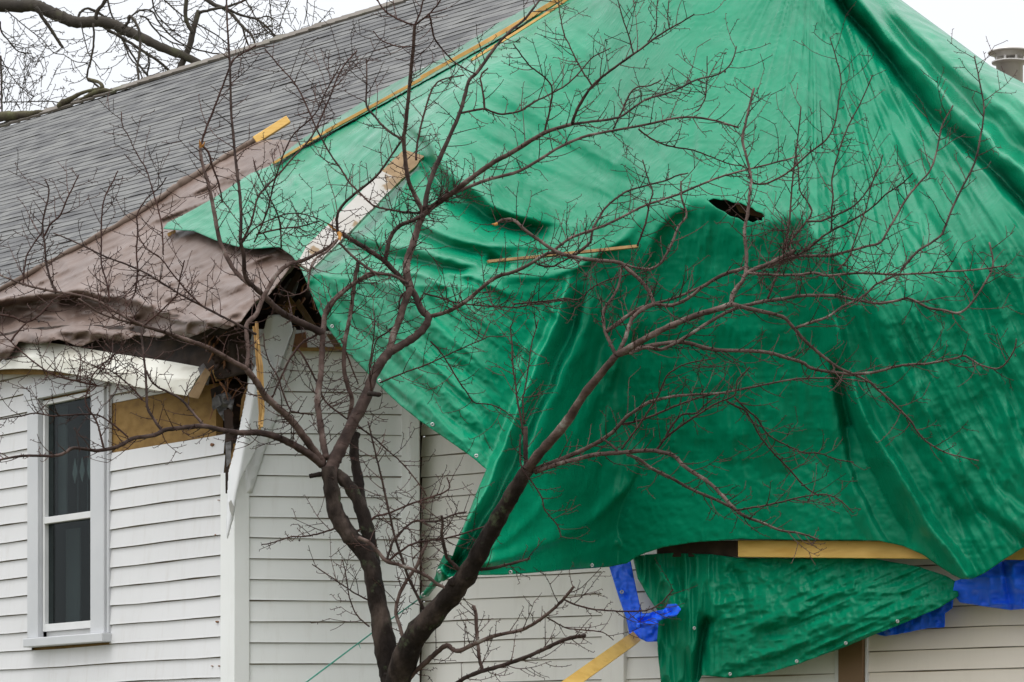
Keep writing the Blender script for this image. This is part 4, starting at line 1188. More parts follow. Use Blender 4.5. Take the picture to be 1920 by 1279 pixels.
o = mb.build('wooden_lath', MAT['lath'], bevel=0.002); setp(o, 'middle yellow lath nailed along the sloping edge of the green tarpaulin', 'lath', 'laths pinning the tarpaulin edge')
mb = MB(); strip(mb, [(790, 147), (900, 86), (1010, 22), (1070, -14)], 4.6, gs, 0.010)
o = mb.build('wooden_lath', MAT['lath'], bevel=0.002); setp(o, 'thickest yellow lath along the upper green tarpaulin edge at the top of the photo', 'lath', 'laths pinning the tarpaulin edge')
mb = MB(); strip(mb, [(884, 113), (960, 66), (1030, 22), (1085, -16)], 2.6, lambda x, y: gs(x, y) - 0.01, 0.006)
o = mb.build('wooden_lath', MAT['lath'], bevel=0.002); setp(o, 'thin yellow lath running just inside and parallel to the thickest edge lath', 'lath', 'laths pinning the tarpaulin edge')
mb = MB(); strip(mb, [(915, 491), (985, 484), (1060, 476), (1120, 470), (1196, 462)], 3.0, lambda x, y: min(gD(x, y), gD(x - 10, y), gD(x + 10, y)) - 0.015, 0.007)
o = mb.build('wooden_lath', MAT['lath_old'], bevel=0.002); setp(o, 'thin brown yellow stick lying across the green tarpaulin folds at mid photo', 'lath')
mb = MB(); strip(mb, [(315, 441), (329, 434)], 3.2, lambda x, y: roofD(x, y) - 0.42, 0.006)
o = mb.build('wood_chip', MAT['lath']); setp(o, 'small yellow wood chip on brown tarpaulin under the tip of the green one', 'wood chip')

# plank lying on the tarp
plank = thing('plank', 'weathered plank with peeling white paint lying on the green tarpaulin', 'plank', P(670, 400, 20))
def plD(x, y): return min(gD(x + a, y + b_) for a in (-16, 0, 16) for b_ in (-14, 0, 14)) - 0.06
pa = P(566, 500, plD(566, 500)); pm = P(733, 332, plD(733, 332)); pb = P(778, 290, plD(778, 290))
for it in range(1):
    d = (pb - pa).normalized(); n_ = Vector((0.05, -0.8, 0.6)); n_ = (n_ - d * n_.dot(d)).normalized(); wv = d.cross(n_).normalized()
mb = MB()
nseg = 26
for (A_, B_, mi, sg) in ((pa, pm, 0, 20), (pm, pb, 1, 7)):
    vs = []
    for i in range(sg + 1):
        c_ = A_.lerp(B_, i / sg)
        e1 = 21.5 * c_.y / F + random.uniform(-.003, .003); e2 = 21.5 * c_.y / F + random.uniform(-.003, .003)
        if mi == 0 and i < 3: e1 -= 0.012 * (3 - i); 
        if mi == 1 and i > sg - 2: e2 -= 0.01
        j = random.uniform(-.02, .02) if (i == 0 and mi == 0) or (i == sg and mi == 1) else 0
        vs += [c_ - wv * e1 - n_ * .012 + d * j, c_ + wv * e2 - n_ * .012 - d * j, c_ + wv * e2 + n_ * .012 - d * j, c_ - wv * e1 + n_ * .012 + d * j]
    fs = []
    for i in range(sg):
        for k in range(4):
            fs.append((i * 4 + k, i * 4 + (k + 1) % 4, (i + 1) * 4 + (k + 1) % 4, (i + 1) * 4 + k))
    fs += [(3, 2, 1, 0), tuple(sg * 4 + k for k in range(4))]
    mbx = MB(); mbx.add(vs, fs)
    mbx.build('painted_board' if mi == 0 else 'bare_end', MAT['plank'] if mi == 0 else MAT['plank_bare'], plank)

# yellow beam under the tarp
def beamD(x): return wallC(x) - 0.33
mb = MB()
a_ = P(1387, 1029, beamD(1387)); b_ = P(2010, 1034, beamD(2010))
d = (b_ - a_).normalized(); n_ = Vector((d.y, -d.x, 0)).normalized()
up_ = Vector((0, 0, 1))
mb.bar(a_, b_, up_ * 0.047, n_ * 0.019)
o = mb.build('wooden_beam', MAT['lumber'], bevel=0.004); setp(o, 'pale yellow timber beam holding the green tarpaulin against the wall', 'beam')
mb = MB()
mb.bar(P(1235, 1030, wallC(1235) - 0.24), P(1386, 1029, wallC(1386) - 0.24), up_ * 0.045, n_ * 0.02)
o = mb.build('wooden_beam', MAT['deck'], bevel=0.004); setp(o, 'dark brown timber seen in the slot left of the pale yellow beam', 'beam')
mb = MB()
a_ = P(1190, 1196, wallC(1190) - 0.28); b_ = P(1040, 1303, 17.0); b2_ = P(960, 1360, 16.2)
d = (b_ - a_).normalized(); n_ = Vector((0.2, -1, 0.2)); n_ = (n_ - d * n_.dot(d)).normalized(); wv = d.cross(n_)
mb.bar(a_, a_ + d * 2.2, wv * 0.034, n_ * 0.019)
mb.bar(a_ + d * 0.001 - wv * 0.0, a_ + d * 0.0005, wv * 0.01, n_ * 0.01)
o = mb.build('wooden_prop', MAT['lumber'], bevel=0.003); setp(o, 'yellow wooden prop leaning from below against the blue bunched tarpaulin', 'prop')
# splintered stake hanging at the corner
mb = MB()
random.seed(5)
sp = [(479, 606), (482, 640), (486, 690), (489, 730), (491, 770), (489, 800)]
pts = [P(x, y, 17.2) for x, y in sp]
for k in range(7):
    ox = random.uniform(-4, 4); s0 = random.randint(0, 2) if k > 2 else 0; e0 = 6 - (random.randint(0, 1) if k > 2 else 0)
    pp = [P(x + ox + random.uniform(-1, 1), y + random.uniform(-6, 6), 17.2 + random.uniform(-.02, .02)) for x, y in sp[s0:e0]]
    mb.tube(pp, [0.0045 + 0.005 * math.sin(math.pi * (i + .6) / (len(pp) + .2)) for i in range(len(pp))], 5, jit=0.25)
o = mb.build('splintered_stake', MAT['splinter']); setp(o, 'upright splintered yellow wood stake caught among branches at the broken house corner', 'wood stake')

exec_tree = True
# ------------------------------------------------------------------ trees
def densify(pts, n=4):
    return smooth_poly([p[:2] for p in pts], n)

class Tree:
    def __init__(s, seed):
        s.rs = random.Random(seed); s.nodes = []      # (x,y,D,r)
        s.arr = None
    def depth_at(s, x, y, default):
        if not s.nodes: return default
        a = np.array([(n[0], n[1]) for n in s.nodes])
        d = (a[:, 0] - x) ** 2 + (a[:, 1] - y) ** 2
        i = int(d.argmin())
        if d[i] > 45 ** 2: return default
        return s.nodes[i][2]
    def branch(s, mb, pts, r0, r1, g=None, D0=None, sides=8, jit=0.10, default=15.0, wob=0.0, endjoin=False):
        q = densify(pts, 5)
        D = D0 if D0 is not None else s.depth_at(q[0][0], q[0][1], default)
        if g is None: g = s.rs.uniform(-0.45, 0.45)
        L = 0; W = []; RR = []; n = len(q)
        tot = sum(math.hypot(*(q[i + 1] - q[i])) for i in range(n - 1)) + 1e-6
        path = []
        for i in range(n):
            if i: L += math.hypot(*(q[i] - q[i - 1]))
            t = L / tot
            d_ = D + g * (L / 400.0)
            x = q[i][0] + s.rs.uniform(-wob, wob); y = q[i][1] + s.rs.uniform(-wob, wob)
            r = r0 + (r1 - r0) * t
            r *= 1 + 0.06 * math.sin(i * 2.1 + x)
            if d_ < 11.2: d_ = 11.2
            W.append(P(x, y, d_)); RR.append(r * d_ / F); path.append((x, y, d_, r))
            s.nodes.append((x, y, d_, r))
        mb.tube(W, RR, sides, jit=jit)
        return path

def grow_twigs(tree, mb, paths, dens, lmin, lmax, rr, spur=0.5, updir=-1, maxlev=1, f=None):
    rs = tree.rs
    for path in paths:
        acc = 0
        nxt = rs.uniform(8, 25)
        sp = rs.uniform(4, 8)
        side = 1
        for i in range(1, len(path)):
            x0, y0, d0, r0 = path[i - 1]; x1, y1, d1, r1 = path[i]
            seg = math.hypot(x1 - x0, y1 - y0)
            ang = math.atan2(y1 - y0, x1 - x0)
            acc += seg
            if r1 > 6.5: continue
            while acc > sp:                               # spurs / thorns / buds
                t = rs.random(); x = x0 + (x1 - x0) * t; y = y0 + (y1 - y0) * t
                a = ang + side * rs.uniform(0.9, 1.7); side = -side
                l = rs.uniform(2.5, 6.5); 
                D = d1 + rs.uniform(-.02, .02)
                rb = max(0.65, min(1.3, r1 * 0.45))
                w_ = [P(x, y, d1), P(x + l * .6 * math.cos(a), y + l * .6 * math.sin(a), D), P(x + l * math.cos(a + .2), y + l * math.sin(a + .2), D)]
                mb.tube(w_, [rb * d1 / F, rb * 0.75 * d1 / F, rb * 0.5 * d1 / F], 4, cap=False)
                sp += rs.uniform(6, 17) / spur
            while acc > nxt:
                t = rs.random(); x = x0 + (x1 - x0) * t; y = y0 + (y1 - y0) * t
                l = rs.uniform(lmin, lmax) * (0.6 + 0.4 * rs.random())
                a = ang + rs.choice((-1, 1)) * rs.uniform(0.5, 1.25)
                make_twig(tree, mb, x, y, d1, a, l, min(rr, max(0.7, r1 * 0.6)), maxlev, updir)
                nxt += rs.uniform(0.5, 1.5) * dens

def make_twig(tree, mb, x, y, D, a, l, r, lev, updir):
    rs = tree.rs
    n = max(3, int(l / 9)); st = l / n
    W = [P(x, y, D)]; RR = [r * D / F]
    g = rs.uniform(-0.012, 0.012)
    curl = rs.uniform(-0.06, 0.06)
    side = 1
    for k in range(n):
        # bend upward
        ta = math.atan2(math.sin(updir * math.pi / 2 - a), math.cos(updir * math.pi / 2 - a))
        a += 0.06 * ta + curl + rs.uniform(-0.12, 0.12)
        x += st * math.cos(a); y += st * math.sin(a); D += g * st * 0.5
        rk = r * (1 - 0.55 * (k + 1) / n)
        W.append(P(x, y, D)); RR.append(max(rk, 0.55) * D / F)
        if rs.random() < 0.7:
            aa = a + side * rs.uniform(0.7, 1.5); side = -side; ll = rs.uniform(2, 5)
            mb.tube([P(x, y, D), P(x + ll * math.cos(aa), y + ll * math.sin(aa), D + rs.uniform(-.01, .01))], [max(.6, rk * .7) * D / F, 0.5 * D / F], 4, cap=False)
        if lev > 0 and k > 0 and rs.random() < 0.22:
            make_twig(tree, mb, x, y, D, a + rs.choice((-1, 1)) * rs.uniform(0.5, 1.2), l * rs.uniform(0.3, 0.6), r * 0.75, lev - 1, updir)
    mb.tube(W, RR, 5, cap=False)

# ---- foreground tree
T = Tree(3)
tree = thing('tree', 'bare thorny tree with dark forked trunk and pinkish grey limbs before the damaged house', 'tree', P(742, 1465, 14.0) - Vector((0, 0, CAMZ)))
mb = MB()
paths = []
D_ = 14.0
ybase = HOR + CAMZ * F / 14.0
T.branch(mb, [(738, ybase + 20), (740, ybase - 100), (743, 1700), (741, 1400), (742, 1300), (742, 1262)], 44, 25, 0, 14.0, 18, 0.05)
T.branch(mb, [(742, 1300), (733, 1262), (722, 1209), (714, 1159), (704, 1109), (694, 1059), (680, 1030), (657, 1006), (640, 982), (629, 959), (624, 930), (618, 900), (615, 876)], 22, 13.5, 0.05, 14.0, 16, 0.06)
T.branch(mb, [(741, 1300), (752, 1252), (775, 1200), (807, 1159), (850, 1109), (880, 1071), (908, 1021), (942, 959), (967, 915), (990, 880)], 25, 13, -0.5, 14.0, 16, 0.06)
T.branch(mb, [(700, 1060), (692, 1010), (684, 975), (672, 940), (655, 912), (636, 893), (618, 880)], 14, 11, 0.1, 14.05, 12, 0.06)
T.branch(mb, [(684, 975), (677, 940), (672, 900), (665, 860), (664, 830), (667, 812)], 10, 8.5, 0.3, 14.1, 10, 0.14)
T.branch(mb, [(604, 889), (590, 891), (581, 893)], 5, 4.5, -0.5, None, 8)
T.branch(mb, [(848, 1098), (848, 1090)], 8, 8, -2, 13.7, 8)
T.branch(mb, [(692, 738), (712, 740)], 5, 4.5, -1, 14.0, 8)
mb.build('trunk', MAT['bark'], tree, True)

BR = [  # (mat, r0, r1, pts, depth gradient)
 ('l', 9.5, 6.5, [(988, 882), (1010, 852), (1047, 810), (1070, 780), (1095, 740), (1122, 707), (1155, 667)], -0.6),
 ('d', 13, 8, [(617, 900), (621, 880), (628, 862), (640, 838), (660, 795), (685, 747), (697, 712), (712, 682), (732, 658)], 0.3),
 ('d', 7.5, 6, [(732, 660), (755, 646), (780, 630), (797, 613), (803, 595), (790, 580), (777, 552), (767, 537)], 0.3),
 ('l', 6.5, 6, [(730, 660), (737, 630), (748, 602), (757, 572), (768, 545), (768, 537)], 0.3),
 ('l', 7.5, 5.5, [(768, 540), (762, 502), (768, 475), (777, 450), (787, 418), (795, 400)], 0.4),
 ('d', 4.8, 1.8, [(795, 398), (802, 357), (815, 318), (840, 262), (862, 212), (872, 178), (880, 150), (895, 135), (930, 87), (955, 60), (985, 35), (1015, -5)], 0.3),
 ('l', 4.2, 3, [(793, 398), (782, 375), (768, 345), (762, 318), (757, 265), (760, 237), (767, 170), (773, 110), (778, 47)], -0.4),
 ('d', 2.2, 1.5, [(778, 47), (755, 40), (730, 27), (715, 12), (702, -8)], 0.4),
 ('d', 2.0, 1.3, [(778, 47), (800, 30), (818, 12), (830, -8)], -0.4),
 ('l', 1.8, 1.3, [(778, 47), (787, 25), (796, -8)], 0.2),
 ('l', 5.5, 3.2, [(798, 400), (810, 388), (842, 366), (885, 333), (930, 302), (960, 286), (1020, 250), (1072, 233)], -0.5),
 ('d', 3.0, 1.2, [(1072, 233), (1085, 200), (1110, 162), (1145, 132), (1190, 100), (1242, 62), (1272, 45), (1302, 27)], -0.5),
 ('l', 3.2, 1.6, [(842, 367), (905, 340), (975, 320), (1042, 280), (1085, 260), (1122, 250), (1205, 235), (1280, 220), (1340, 226), (1385, 240)], 0.5),
 ('d', 2.4, 1.1, [(1072, 233), (1110, 228), (1160, 220), (1190, 200), (1215, 185), (1260, 172), (1305, 150), (1345, 140), (1370, 120), (1381, 87)], 0.4),
 ('d', 1.8, 1.2, [(1150, 242), (1168, 205), (1187, 168), (1220, 160), (1240, 150)], 0.2),
 ('d', 1.9, 1.0, [(1197, 242), (1225, 262), (1260, 275), (1300, 282), (1335, 295), (1370, 308), (1400, 312)], 0.3),
 ('d', 2.0, 1.3, [(1020, 250), (1030, 210), (1035, 165), (1015, 140), (992, 122), (962, 82)], -0.3),
 ('d', 1.8, 1.0, [(1110, 160), (1087, 125), (1070, 90), (1057, 62), (1050, 25), (1047, -5)], 0.3),
 ('d', 1.5, 1.0, [(1187, 100), (1180, 70), (1168, 35), (1157, -5)], 0.2),
 ('d', 1.2, 0.9, [(1255, 52), (1252, 25), (1255, -5)], 0.2),
 ('d', 1.2, 0.9, [(1215, 78), (1230, 55), (1231, 25), (1233, -5)], 0.2),
 ('d', 1.2, 0.9, [(1308, 208), (1322, 185), (1325, 150), (1326, 105)], 0.2),
 ('d', 2.2, 1.0, [(864, 212), (890, 207), (910, 205), (940, 214), (975, 208), (1005, 190), (1035, 175), (1067, 155), (1100, 120), (1112, 107), (1145, 90)], 0.2),
 ('d', 2.2, 1.4, [(909, 205), (905, 170), (901, 143), (915, 128)], 0.2),
 ('d', 2.2, 1.3, [(780, 300), (782, 272), (792, 225), (805, 180), (815, 160), (830, 149), (870, 141)], 0.3),
 ('d', 2.5, 1.2, [(757, 263), (735, 250), (717, 235), (700, 215), (687, 197), (688, 150), (687, 110)], 0.3),
 ('d', 1.6, 1.0, [(771, 87), (750, 88), (730, 82), (715, 75), (700, 58)], 0.3),
 ('d', 2.0, 1.3, [(805, 27), (810, 50), (815, 72), (842, 107), (865, 125), (893, 140)], 0.3),
 ('d', 2.8, 1.8, [(634, 440), (632, 405), (645, 382), (672, 358), (700, 336), (720, 312), (738, 285), (753, 264)], -0.3),
 ('d', 5.0, 4.0, [(765, 536), (745, 515), (722, 490), (700, 475), (680, 462), (660, 450), (640, 437)], -0.3),
 ('l', 2.4, 1.6, [(633, 450), (615, 470), (592, 485), (582, 505), (577, 545)], -0.5),
 ('d', 4.0, 3.5, [(722, 490), (727, 465), (733, 443), (750, 423), (775, 413), (795, 402)], -0.2),
 ('l', 3.6, 4.2, [(672, 488), (668, 510), (664, 535), (660, 570), (654, 605), (647, 640), (645, 690), (652, 725), (660, 748), (655, 785)], 0.0),
 ('l', 2.4, 2.8, [(636, 455), (655, 475), (672, 490), (705, 512), (735, 516), (766, 532)], 0.0),
 ('l', 6.5, 3.8, [(612, 860), (606, 830), (602, 805), (597, 770), (595, 747), (600, 715), (602, 697), (605, 640), (607, 610), (612, 582), (630, 558), (667, 529), (705, 512)], 0.4),
 ('l', 7.5, 5.5, [(605, 868), (585, 840), (567, 815), (548, 790), (530, 772), (510, 755), (497, 742), (480, 715), (462, 692)], -0.5),
 ('l', 5.0, 2.6, [(462, 692), (440, 680), (409, 662), (385, 650), (360, 641), (315, 625), (270, 611), (240, 598)], -0.6),
 ('l', 3.0, 1.6, [(268, 610), (240, 597), (210, 580), (180, 563), (140, 552), (105, 547), (50, 535), (20, 524), (-20, 508)], 0.3),
 ('l', 2.4, 1.4, [(262, 609), (225, 600), (187, 587), (165, 572), (147, 560)], -0.3),
 ('l', 4.2, 3.8, [(462, 690), (466, 662), (463, 635), (463, 608), (480, 590), (492, 562), (510, 528), (527, 506), (547, 493)], 0.5),
 ('l', 3.6, 2.6, [(547, 493), (570, 488), (595, 475), (618, 462), (632, 450)], 0.2),
 ('d', 7.5, 5.0, [(605, 872), (580, 852), (555, 837), (530, 824), (505, 815), (480, 811), (455, 812), (425, 809)], -0.7),
 ('d', 4.8, 2.0, [(425, 809), (400, 803), (380, 799), (342, 802), (310, 806), (290, 816), (250, 822), (230, 833), (212, 840), (180, 845), (140, 840), (120, 850), (100, 855), (42, 855), (-20, 866)], -0.5),
 ('d', 2.6, 1.6, [(381, 797), (365, 778), (352, 762), (337, 747), (315, 735), (295, 725), (282, 712), (275, 695)], 0.3),
 ('d', 2.8, 1.8, [(304, 808), (290, 788), (277, 765), (275, 740), (273, 700), (268, 655), (264, 615)], 0.3),
 ('d', 1.8, 1.2, [(240, 820), (215, 798), (185, 779), (150, 777), (100, 780), (67, 775), (40, 780), (-10, 788)], 0.2),
 ('d', 2.0, 1.2, [(195, 842), (187, 810), (180, 788), (160, 754), (168, 725), (175, 702), (195, 682), (215, 665)], 0.2),
 ('d', 1.8, 1.2, [(267, 750), (250, 730), (225, 707), (200, 692), (185, 700)], 0.2),
 ('d', 2.0, 1.2, [(182, 723), (150, 716), (110, 706), (90, 697), (72, 685), (50, 668), (32, 652), (0, 622)], 0.1),
 ('d', 7.0, 3.2, [(605, 625), (575, 610), (537, 592), (515, 575), (500, 560), (482, 543), (468, 530), (459, 515), (457, 480), (450, 450)], -0.5),
 ('d', 3.2, 1.6, [(450, 450), (452, 400), (448, 350), (443, 310), (437, 250), (433, 200), (431, 125), (427, 60), (424, -8)], 0.2),
 ('l', 4.2, 3.0, [(470, 535), (452, 520), (435, 500), (420, 470), (411, 448), (402, 400), (392, 350), (383, 320), (376, 290), (376, 272)], 0.3),
 ('d', 2.2, 1.4, [(377, 272), (385, 245), (400, 207), (418, 160), (431, 127), (440, 110), (460, 97), (480, 85)], 0.2),
 ('d', 2.2, 1.6, [(378, 272), (390, 285), (398, 310), (410, 345), (417, 380)], 0.3),
 ('d', 2.4, 1.2, [(480, 627), (440, 605), (410, 590), (387, 578), (340, 553), (300, 528), (270, 510), (230, 493), (195, 480), (160, 463), (125, 447), (100, 437)], 0.2),
 ('d', 1.8, 1.0, [(381, 575), (350, 545), (325, 515), (300, 483), (275, 467), (260, 442)], -0.2),
 ('d', 2.4, 1.3, [(105, 550), (95, 525), (87, 495), (84, 460), (80, 420), (86, 390), (92, 357), (85, 338)], 0.2),
 ('d', 1.8, 1.2, [(82, 445), (95, 420), (112, 405), (125, 375), (137, 350), (148, 328)], -0.2),
 ('d', 1.8, 1.2, [(43, 535), (45, 510), (50, 480), (65, 455), (82, 432)], 0.2),
 ('d', 1.8, 1.2, [(206, 567), (200, 530), (190, 495), (190, 450), (190, 420), (193, 385), (200, 362), (212, 340), (221, 320)], 0.3),
 ('d', 1.8, 1.1, [(254, 548), (258, 510), (256, 470), (258, 430), (257, 405), (268, 382), (282, 366), (300, 350), (312, 333)], 0.2),
 ('d', 1.5, 1.0, [(306, 478), (305, 445), (302, 415), (290, 370), (275, 320), (262, 298), (250, 275), (238, 250), (230, 237), (227, 210)], 0.2),
 ('d', 1.7, 1.2, [(270, 610), (300, 585), (325, 560), (332, 550), (338, 520), (346, 488)], -0.3),
 ('d', 2.2, 1.6, [(0, 590), (25, 595), (50, 604), (75, 590), (100, 562)], 0.1),
 ('d', 2.0, 1.4, [(20, 640), (35, 620), (50, 605)], 0.1),
 # right fan
 ('l', 3.6, 2.0, [(1155, 667), (1145, 645), (1134, 618), (1132, 582), (1147, 560), (1160, 535), (1166, 500)], 0.4),
 ('l', 4.0, 3.6, [(1157, 665), (1165, 650), (1172, 635), (1182, 605), (1190, 592), (1205, 580), (1226, 570)], 0.2),
 ('l', 3.6, 3.0, [(1137, 622), (1160, 605), (1180, 590), (1200, 578), (1226, 570)], 0.2),
 ('l', 3.6, 2.8, [(1226, 570), (1218, 548), (1200, 525), (1175, 503), (1160, 492), (1120, 488), (1077, 482), (1055, 476), (1035, 467), (1010, 450), (985, 432), (965, 414), (945, 412), (930, 420)], 0.3),
 ('l', 3.2, 3.0, [(1226, 570), (1255, 573), (1280, 565), (1300, 552), (1320, 536), (1355, 516), (1385, 506), (1402, 500)], -0.3),
 ('l', 2.4, 2.0, [(1230, 568), (1262, 560), (1292, 548), (1322, 534)], 0.2),
 ('l', 6.2, 5.0, [(1157, 665), (1175, 655), (1205, 638), (1235, 622), (1260, 610), (1310, 590), (1350, 578), (1372, 570)], -0.4),
 ('l', 3.2, 3.0, [(1180, 663), (1210, 652), (1240, 655), (1278, 637), (1320, 610), (1360, 587), (1385, 576), (1410, 570), (1440, 563)], 0.3),
 ('l', 4.2, 2.4, [(1160, 666), (1185, 658), (1210, 650), (1260, 642), (1290, 643), (1320, 652), (1350, 657), (1400, 658), (1440, 661), (1478, 672), (1505, 680), (1520, 690), (1552, 697), (1600, 703)], 0.3),
 ('l', 4.0, 3.6, [(1372, 570), (1373, 555), (1382, 538), (1392, 528), (1400, 512), (1440, 495), (1470, 480), (1490, 470)], 0.2),
 ('l', 3.4, 2.0, [(1398, 515), (1400, 480), (1396, 435), (1402, 400), (1405, 370), (1408, 335), (1400, 295), (1392, 262), (1397, 235), (1405, 200), (1414, 165)], 0.3),
 ('l', 4.0, 2.0, [(1372, 570), (1400, 578), (1440, 587), (1460, 592), (1472, 597), (1490, 617), (1507, 637), (1527, 655), (1545, 670), (1570, 688), (1600, 702), (1632, 717)], 0.2),
 ('l', 2.4, 1.0, [(1632, 717), (1645, 730), (1657, 740), (1680, 762), (1705, 787), (1722, 812), (1740, 830), (1777, 850), (1835, 864)], 0.2),
 ('l', 2.6, 1.2, [(1600, 702), (1640, 698), (1670, 690), (1700, 684), (1740, 682), (1790, 672), (1810, 668), (1840, 685), (1875, 690), (1900, 660), (1906, 635)], -0.3),
 ('l', 2.6, 1.8, [(1492, 615), (1520, 605), (1550, 595), (1580, 575), (1605, 563), (1625, 550), (1645, 532), (1685, 514)], 0.2),
 ('l', 3.2, 1.5, [(1410, 570), (1440, 564), (1470, 560), (1502, 555), (1565, 555), (1602, 562), (1645, 569), (1680, 564), (1705, 560), (1740, 577), (1770, 582), (1797, 587), (1820, 570), (1850, 525), (1862, 495), (1855, 455)], 0.3),
 ('l', 2.8, 1.3, [(1400, 512), (1440, 515), (1490, 516), (1527, 512), (1552, 517), (1615, 512), (1685, 515), (1765, 510), (1800, 508), (1840, 505), (1888, 498)], -0.3),
 ('l', 2.8, 1.4, [(1440, 500), (1465, 490), (1490, 481), (1540, 480), (1570, 476), (1595, 470), (1625, 462), (1650, 455), (1665, 432), (1675, 415), (1700, 372), (1722, 345), (1745, 318), (1757, 280), (1767, 235), (1787, 198)], 0.4),
 ('d', 2.4, 1.3, [(1690, 505), (1705, 488), (1722, 470), (1745, 456), (1765, 440), (1775, 418), (1785, 392), (1805, 350), (1822, 318), (1833, 285), (1845, 210), (1838, 160), (1827, 105)], 0.3),
 ('l', 2.2, 1.2, [(1490, 481), (1510, 470), (1527, 457), (1545, 442), (1565, 430), (1612, 405), (1640, 385), (1660, 365), (1690, 345), (1712, 325)], -0.3),
 ('l', 2.0, 1.1, [(1512, 415), (1535, 415), (1552, 410), (1595, 390), (1615, 372), (1632, 348), (1648, 315), (1655, 290)], 0.3),
 ('d', 1.8, 1.1, [(1560, 430), (1559, 395), (1562, 370), (1560, 335), (1572, 286), (1585, 250), (1596, 225), (1615, 190), (1636, 141)], 0.2),
 ('d', 1.6, 1.0, [(1572, 505), (1590, 485), (1600, 460), (1612, 425), (1625, 387), (1633, 350), (1645, 318)], 0.2),
 ('d', 2.2, 1.2, [(1440, 560), (1455, 520), (1470, 470), (1480, 420), (1484, 360), (1488, 320), (1495, 269), (1502, 200)], 0.2),
 ('d', 1.8, 1.2, [(1470, 470), (1495, 435), (1515, 412), (1522, 395), (1515, 380), (1500, 357), (1497, 320), (1490, 270)], 0.1),
 ('d', 2.0, 1.0, [(1403, 330), (1415, 344), (1440, 343), (1470, 328), (1490, 312), (1520, 285), (1549, 262), (1565, 232), (1573, 185), (1577, 151), (1568, 110), (1556, 70)], 0.2),
 ('l', 2.6, 1.4, [(1035, 472), (1050, 460), (1072, 445), (1100, 435), (1135, 422), (1170, 405), (1205, 387), (1240, 375), (1270, 365), (1305, 350), (1342, 335), (1385, 322), (1425, 312), (1465, 302), (1500, 292)], 0.3),
 ('l', 3.8, 2.6, [(803, 594), (837, 585), (867, 570), (895, 547), (915, 530), (935, 518), (960, 511), (985, 500), (1002, 490), (1030, 474), (1060, 478), (1077, 478), (1095, 465), (1105, 455)], -0.4),
 ('d', 2.4, 1.2, [(1107, 456), (1112, 430), (1122, 410), (1135, 390), (1158, 370), (1180, 357), (1205, 350), (1222, 345), (1250, 338), (1270, 329), (1290, 325)], 0.2),
 ('d', 1.8, 1.6, [(1002, 492), (1015, 498), (1035, 500), (1055, 490), (1077, 479)], 0.1),
 ('d', 2.0, 1.2, [(1195, 460), (1210, 420), (1218, 380), (1224, 360), (1215, 335), (1205, 300)], 0.2),
 ('l', 2.6, 1.6, [(1220, 505), (1240, 492), (1258, 460), (1272, 425), (1283, 412), (1287, 400), (1278, 370), (1277, 340)], 0.2),
 ('l', 2.4, 2.0, [(1160, 492), (1190, 502), (1220, 505)], 0.1),
 ('l', 1.6, 1.0, [(960, 570), (1010, 566), (1060, 560), (1085, 562), (1110, 540), (1140, 525), (1180, 515), (1215, 508)], 0.1),
 ('d', 1.8, 1.1, [(796, 550), (830, 560), (870, 570), (960, 576), (1000, 570), (1075, 562)], 0.1),
 # lower right fan
 ('l', 4.6, 2.6, [(1000, 882), (1030, 870), (1060, 858), (1090, 845), (1120, 830), (1147, 812), (1165, 793), (1177, 780), (1195, 768), (1215, 755), (1240, 748)], -0.4),
 ('l', 2.4, 1.2, [(1240, 748), (1272, 742), (1342, 738), (1390, 730), (1440, 720), (1490, 711), (1530, 709), (1575, 710), (1632, 717)], 0.3),
 ('l', 4.2, 3.0, [(1003, 886), (1040, 872), (1085, 860), (1120, 852), (1160, 849), (1195, 846), (1222, 845), (1250, 850), (1265, 856), (1285, 876), (1315, 895), (1335, 910), (1350, 925), (1380, 957)], -0.6),
 ('l', 3.0, 1.4, [(1380, 957), (1400, 970), (1431, 981), (1465, 995), (1500, 1000), (1535, 1012)], 0.3),
 ('l', 3.0, 2.4, [(1175, 852), (1197, 861), (1225, 880), (1260, 897), (1295, 917), (1342, 937), (1372, 952)], 0.1),
 ('d', 2.2, 1.4, [(1168, 796), (1200, 788), (1235, 775), (1265, 762), (1297, 750), (1347, 736)], 0.2),
 ('d', 2.6, 2.0, [(1160, 848), (1148, 836), (1132, 824)], 0.1),
 ('d', 2.0, 1.1, [(1165, 842), (1182, 820), (1200, 795), (1220, 765), (1235, 740), (1245, 715), (1255, 700), (1280, 685), (1310, 677), (1340, 672)], -0.3),
 ('l', 2.2, 1.3, [(1230, 845), (1240, 832), (1247, 822), (1275, 800), (1305, 780), (1340, 758), (1375, 743), (1380, 728), (1383, 712), (1395, 700), (1406, 688)], -0.2),
 ('l', 2.2, 1.4, [(1248, 820), (1262, 795), (1280, 777), (1305, 775), (1325, 757), (1347, 740)], 0.2),
 ('d', 2.0, 1.4, [(1362, 752), (1380, 762), (1397, 770), (1410, 790), (1422, 812), (1440, 838), (1477, 877), (1500, 903), (1515, 917), (1535, 930)], 0.2),
 ('l', 1.8, 1.0, [(1377, 745), (1400, 768), (1420, 785), (1440, 815), (1475, 835), (1505, 848), (1535, 850), (1570, 862), (1600, 866)], 0.3),
 ('l', 1.8, 1.0, [(1380, 957), (1410, 952), (1440, 947), (1490, 935), (1535, 927), (1560, 930), (1580, 942), (1600, 962)], -0.3),
 ('d', 4.5, 4.2, [(988, 880), (986, 862), (985, 830), (985, 800)], 0.0),
 ('d', 2.2, 1.3, [(981, 815), (976, 780), (970, 750), (966, 715), (962, 690), (960, 650), (957, 612)], 0.2),
 ('d', 1.8, 1.0, [(983, 795), (980, 752), (983, 735), (987, 715), (992, 680), (998, 640), (1010, 600)], 0.2),
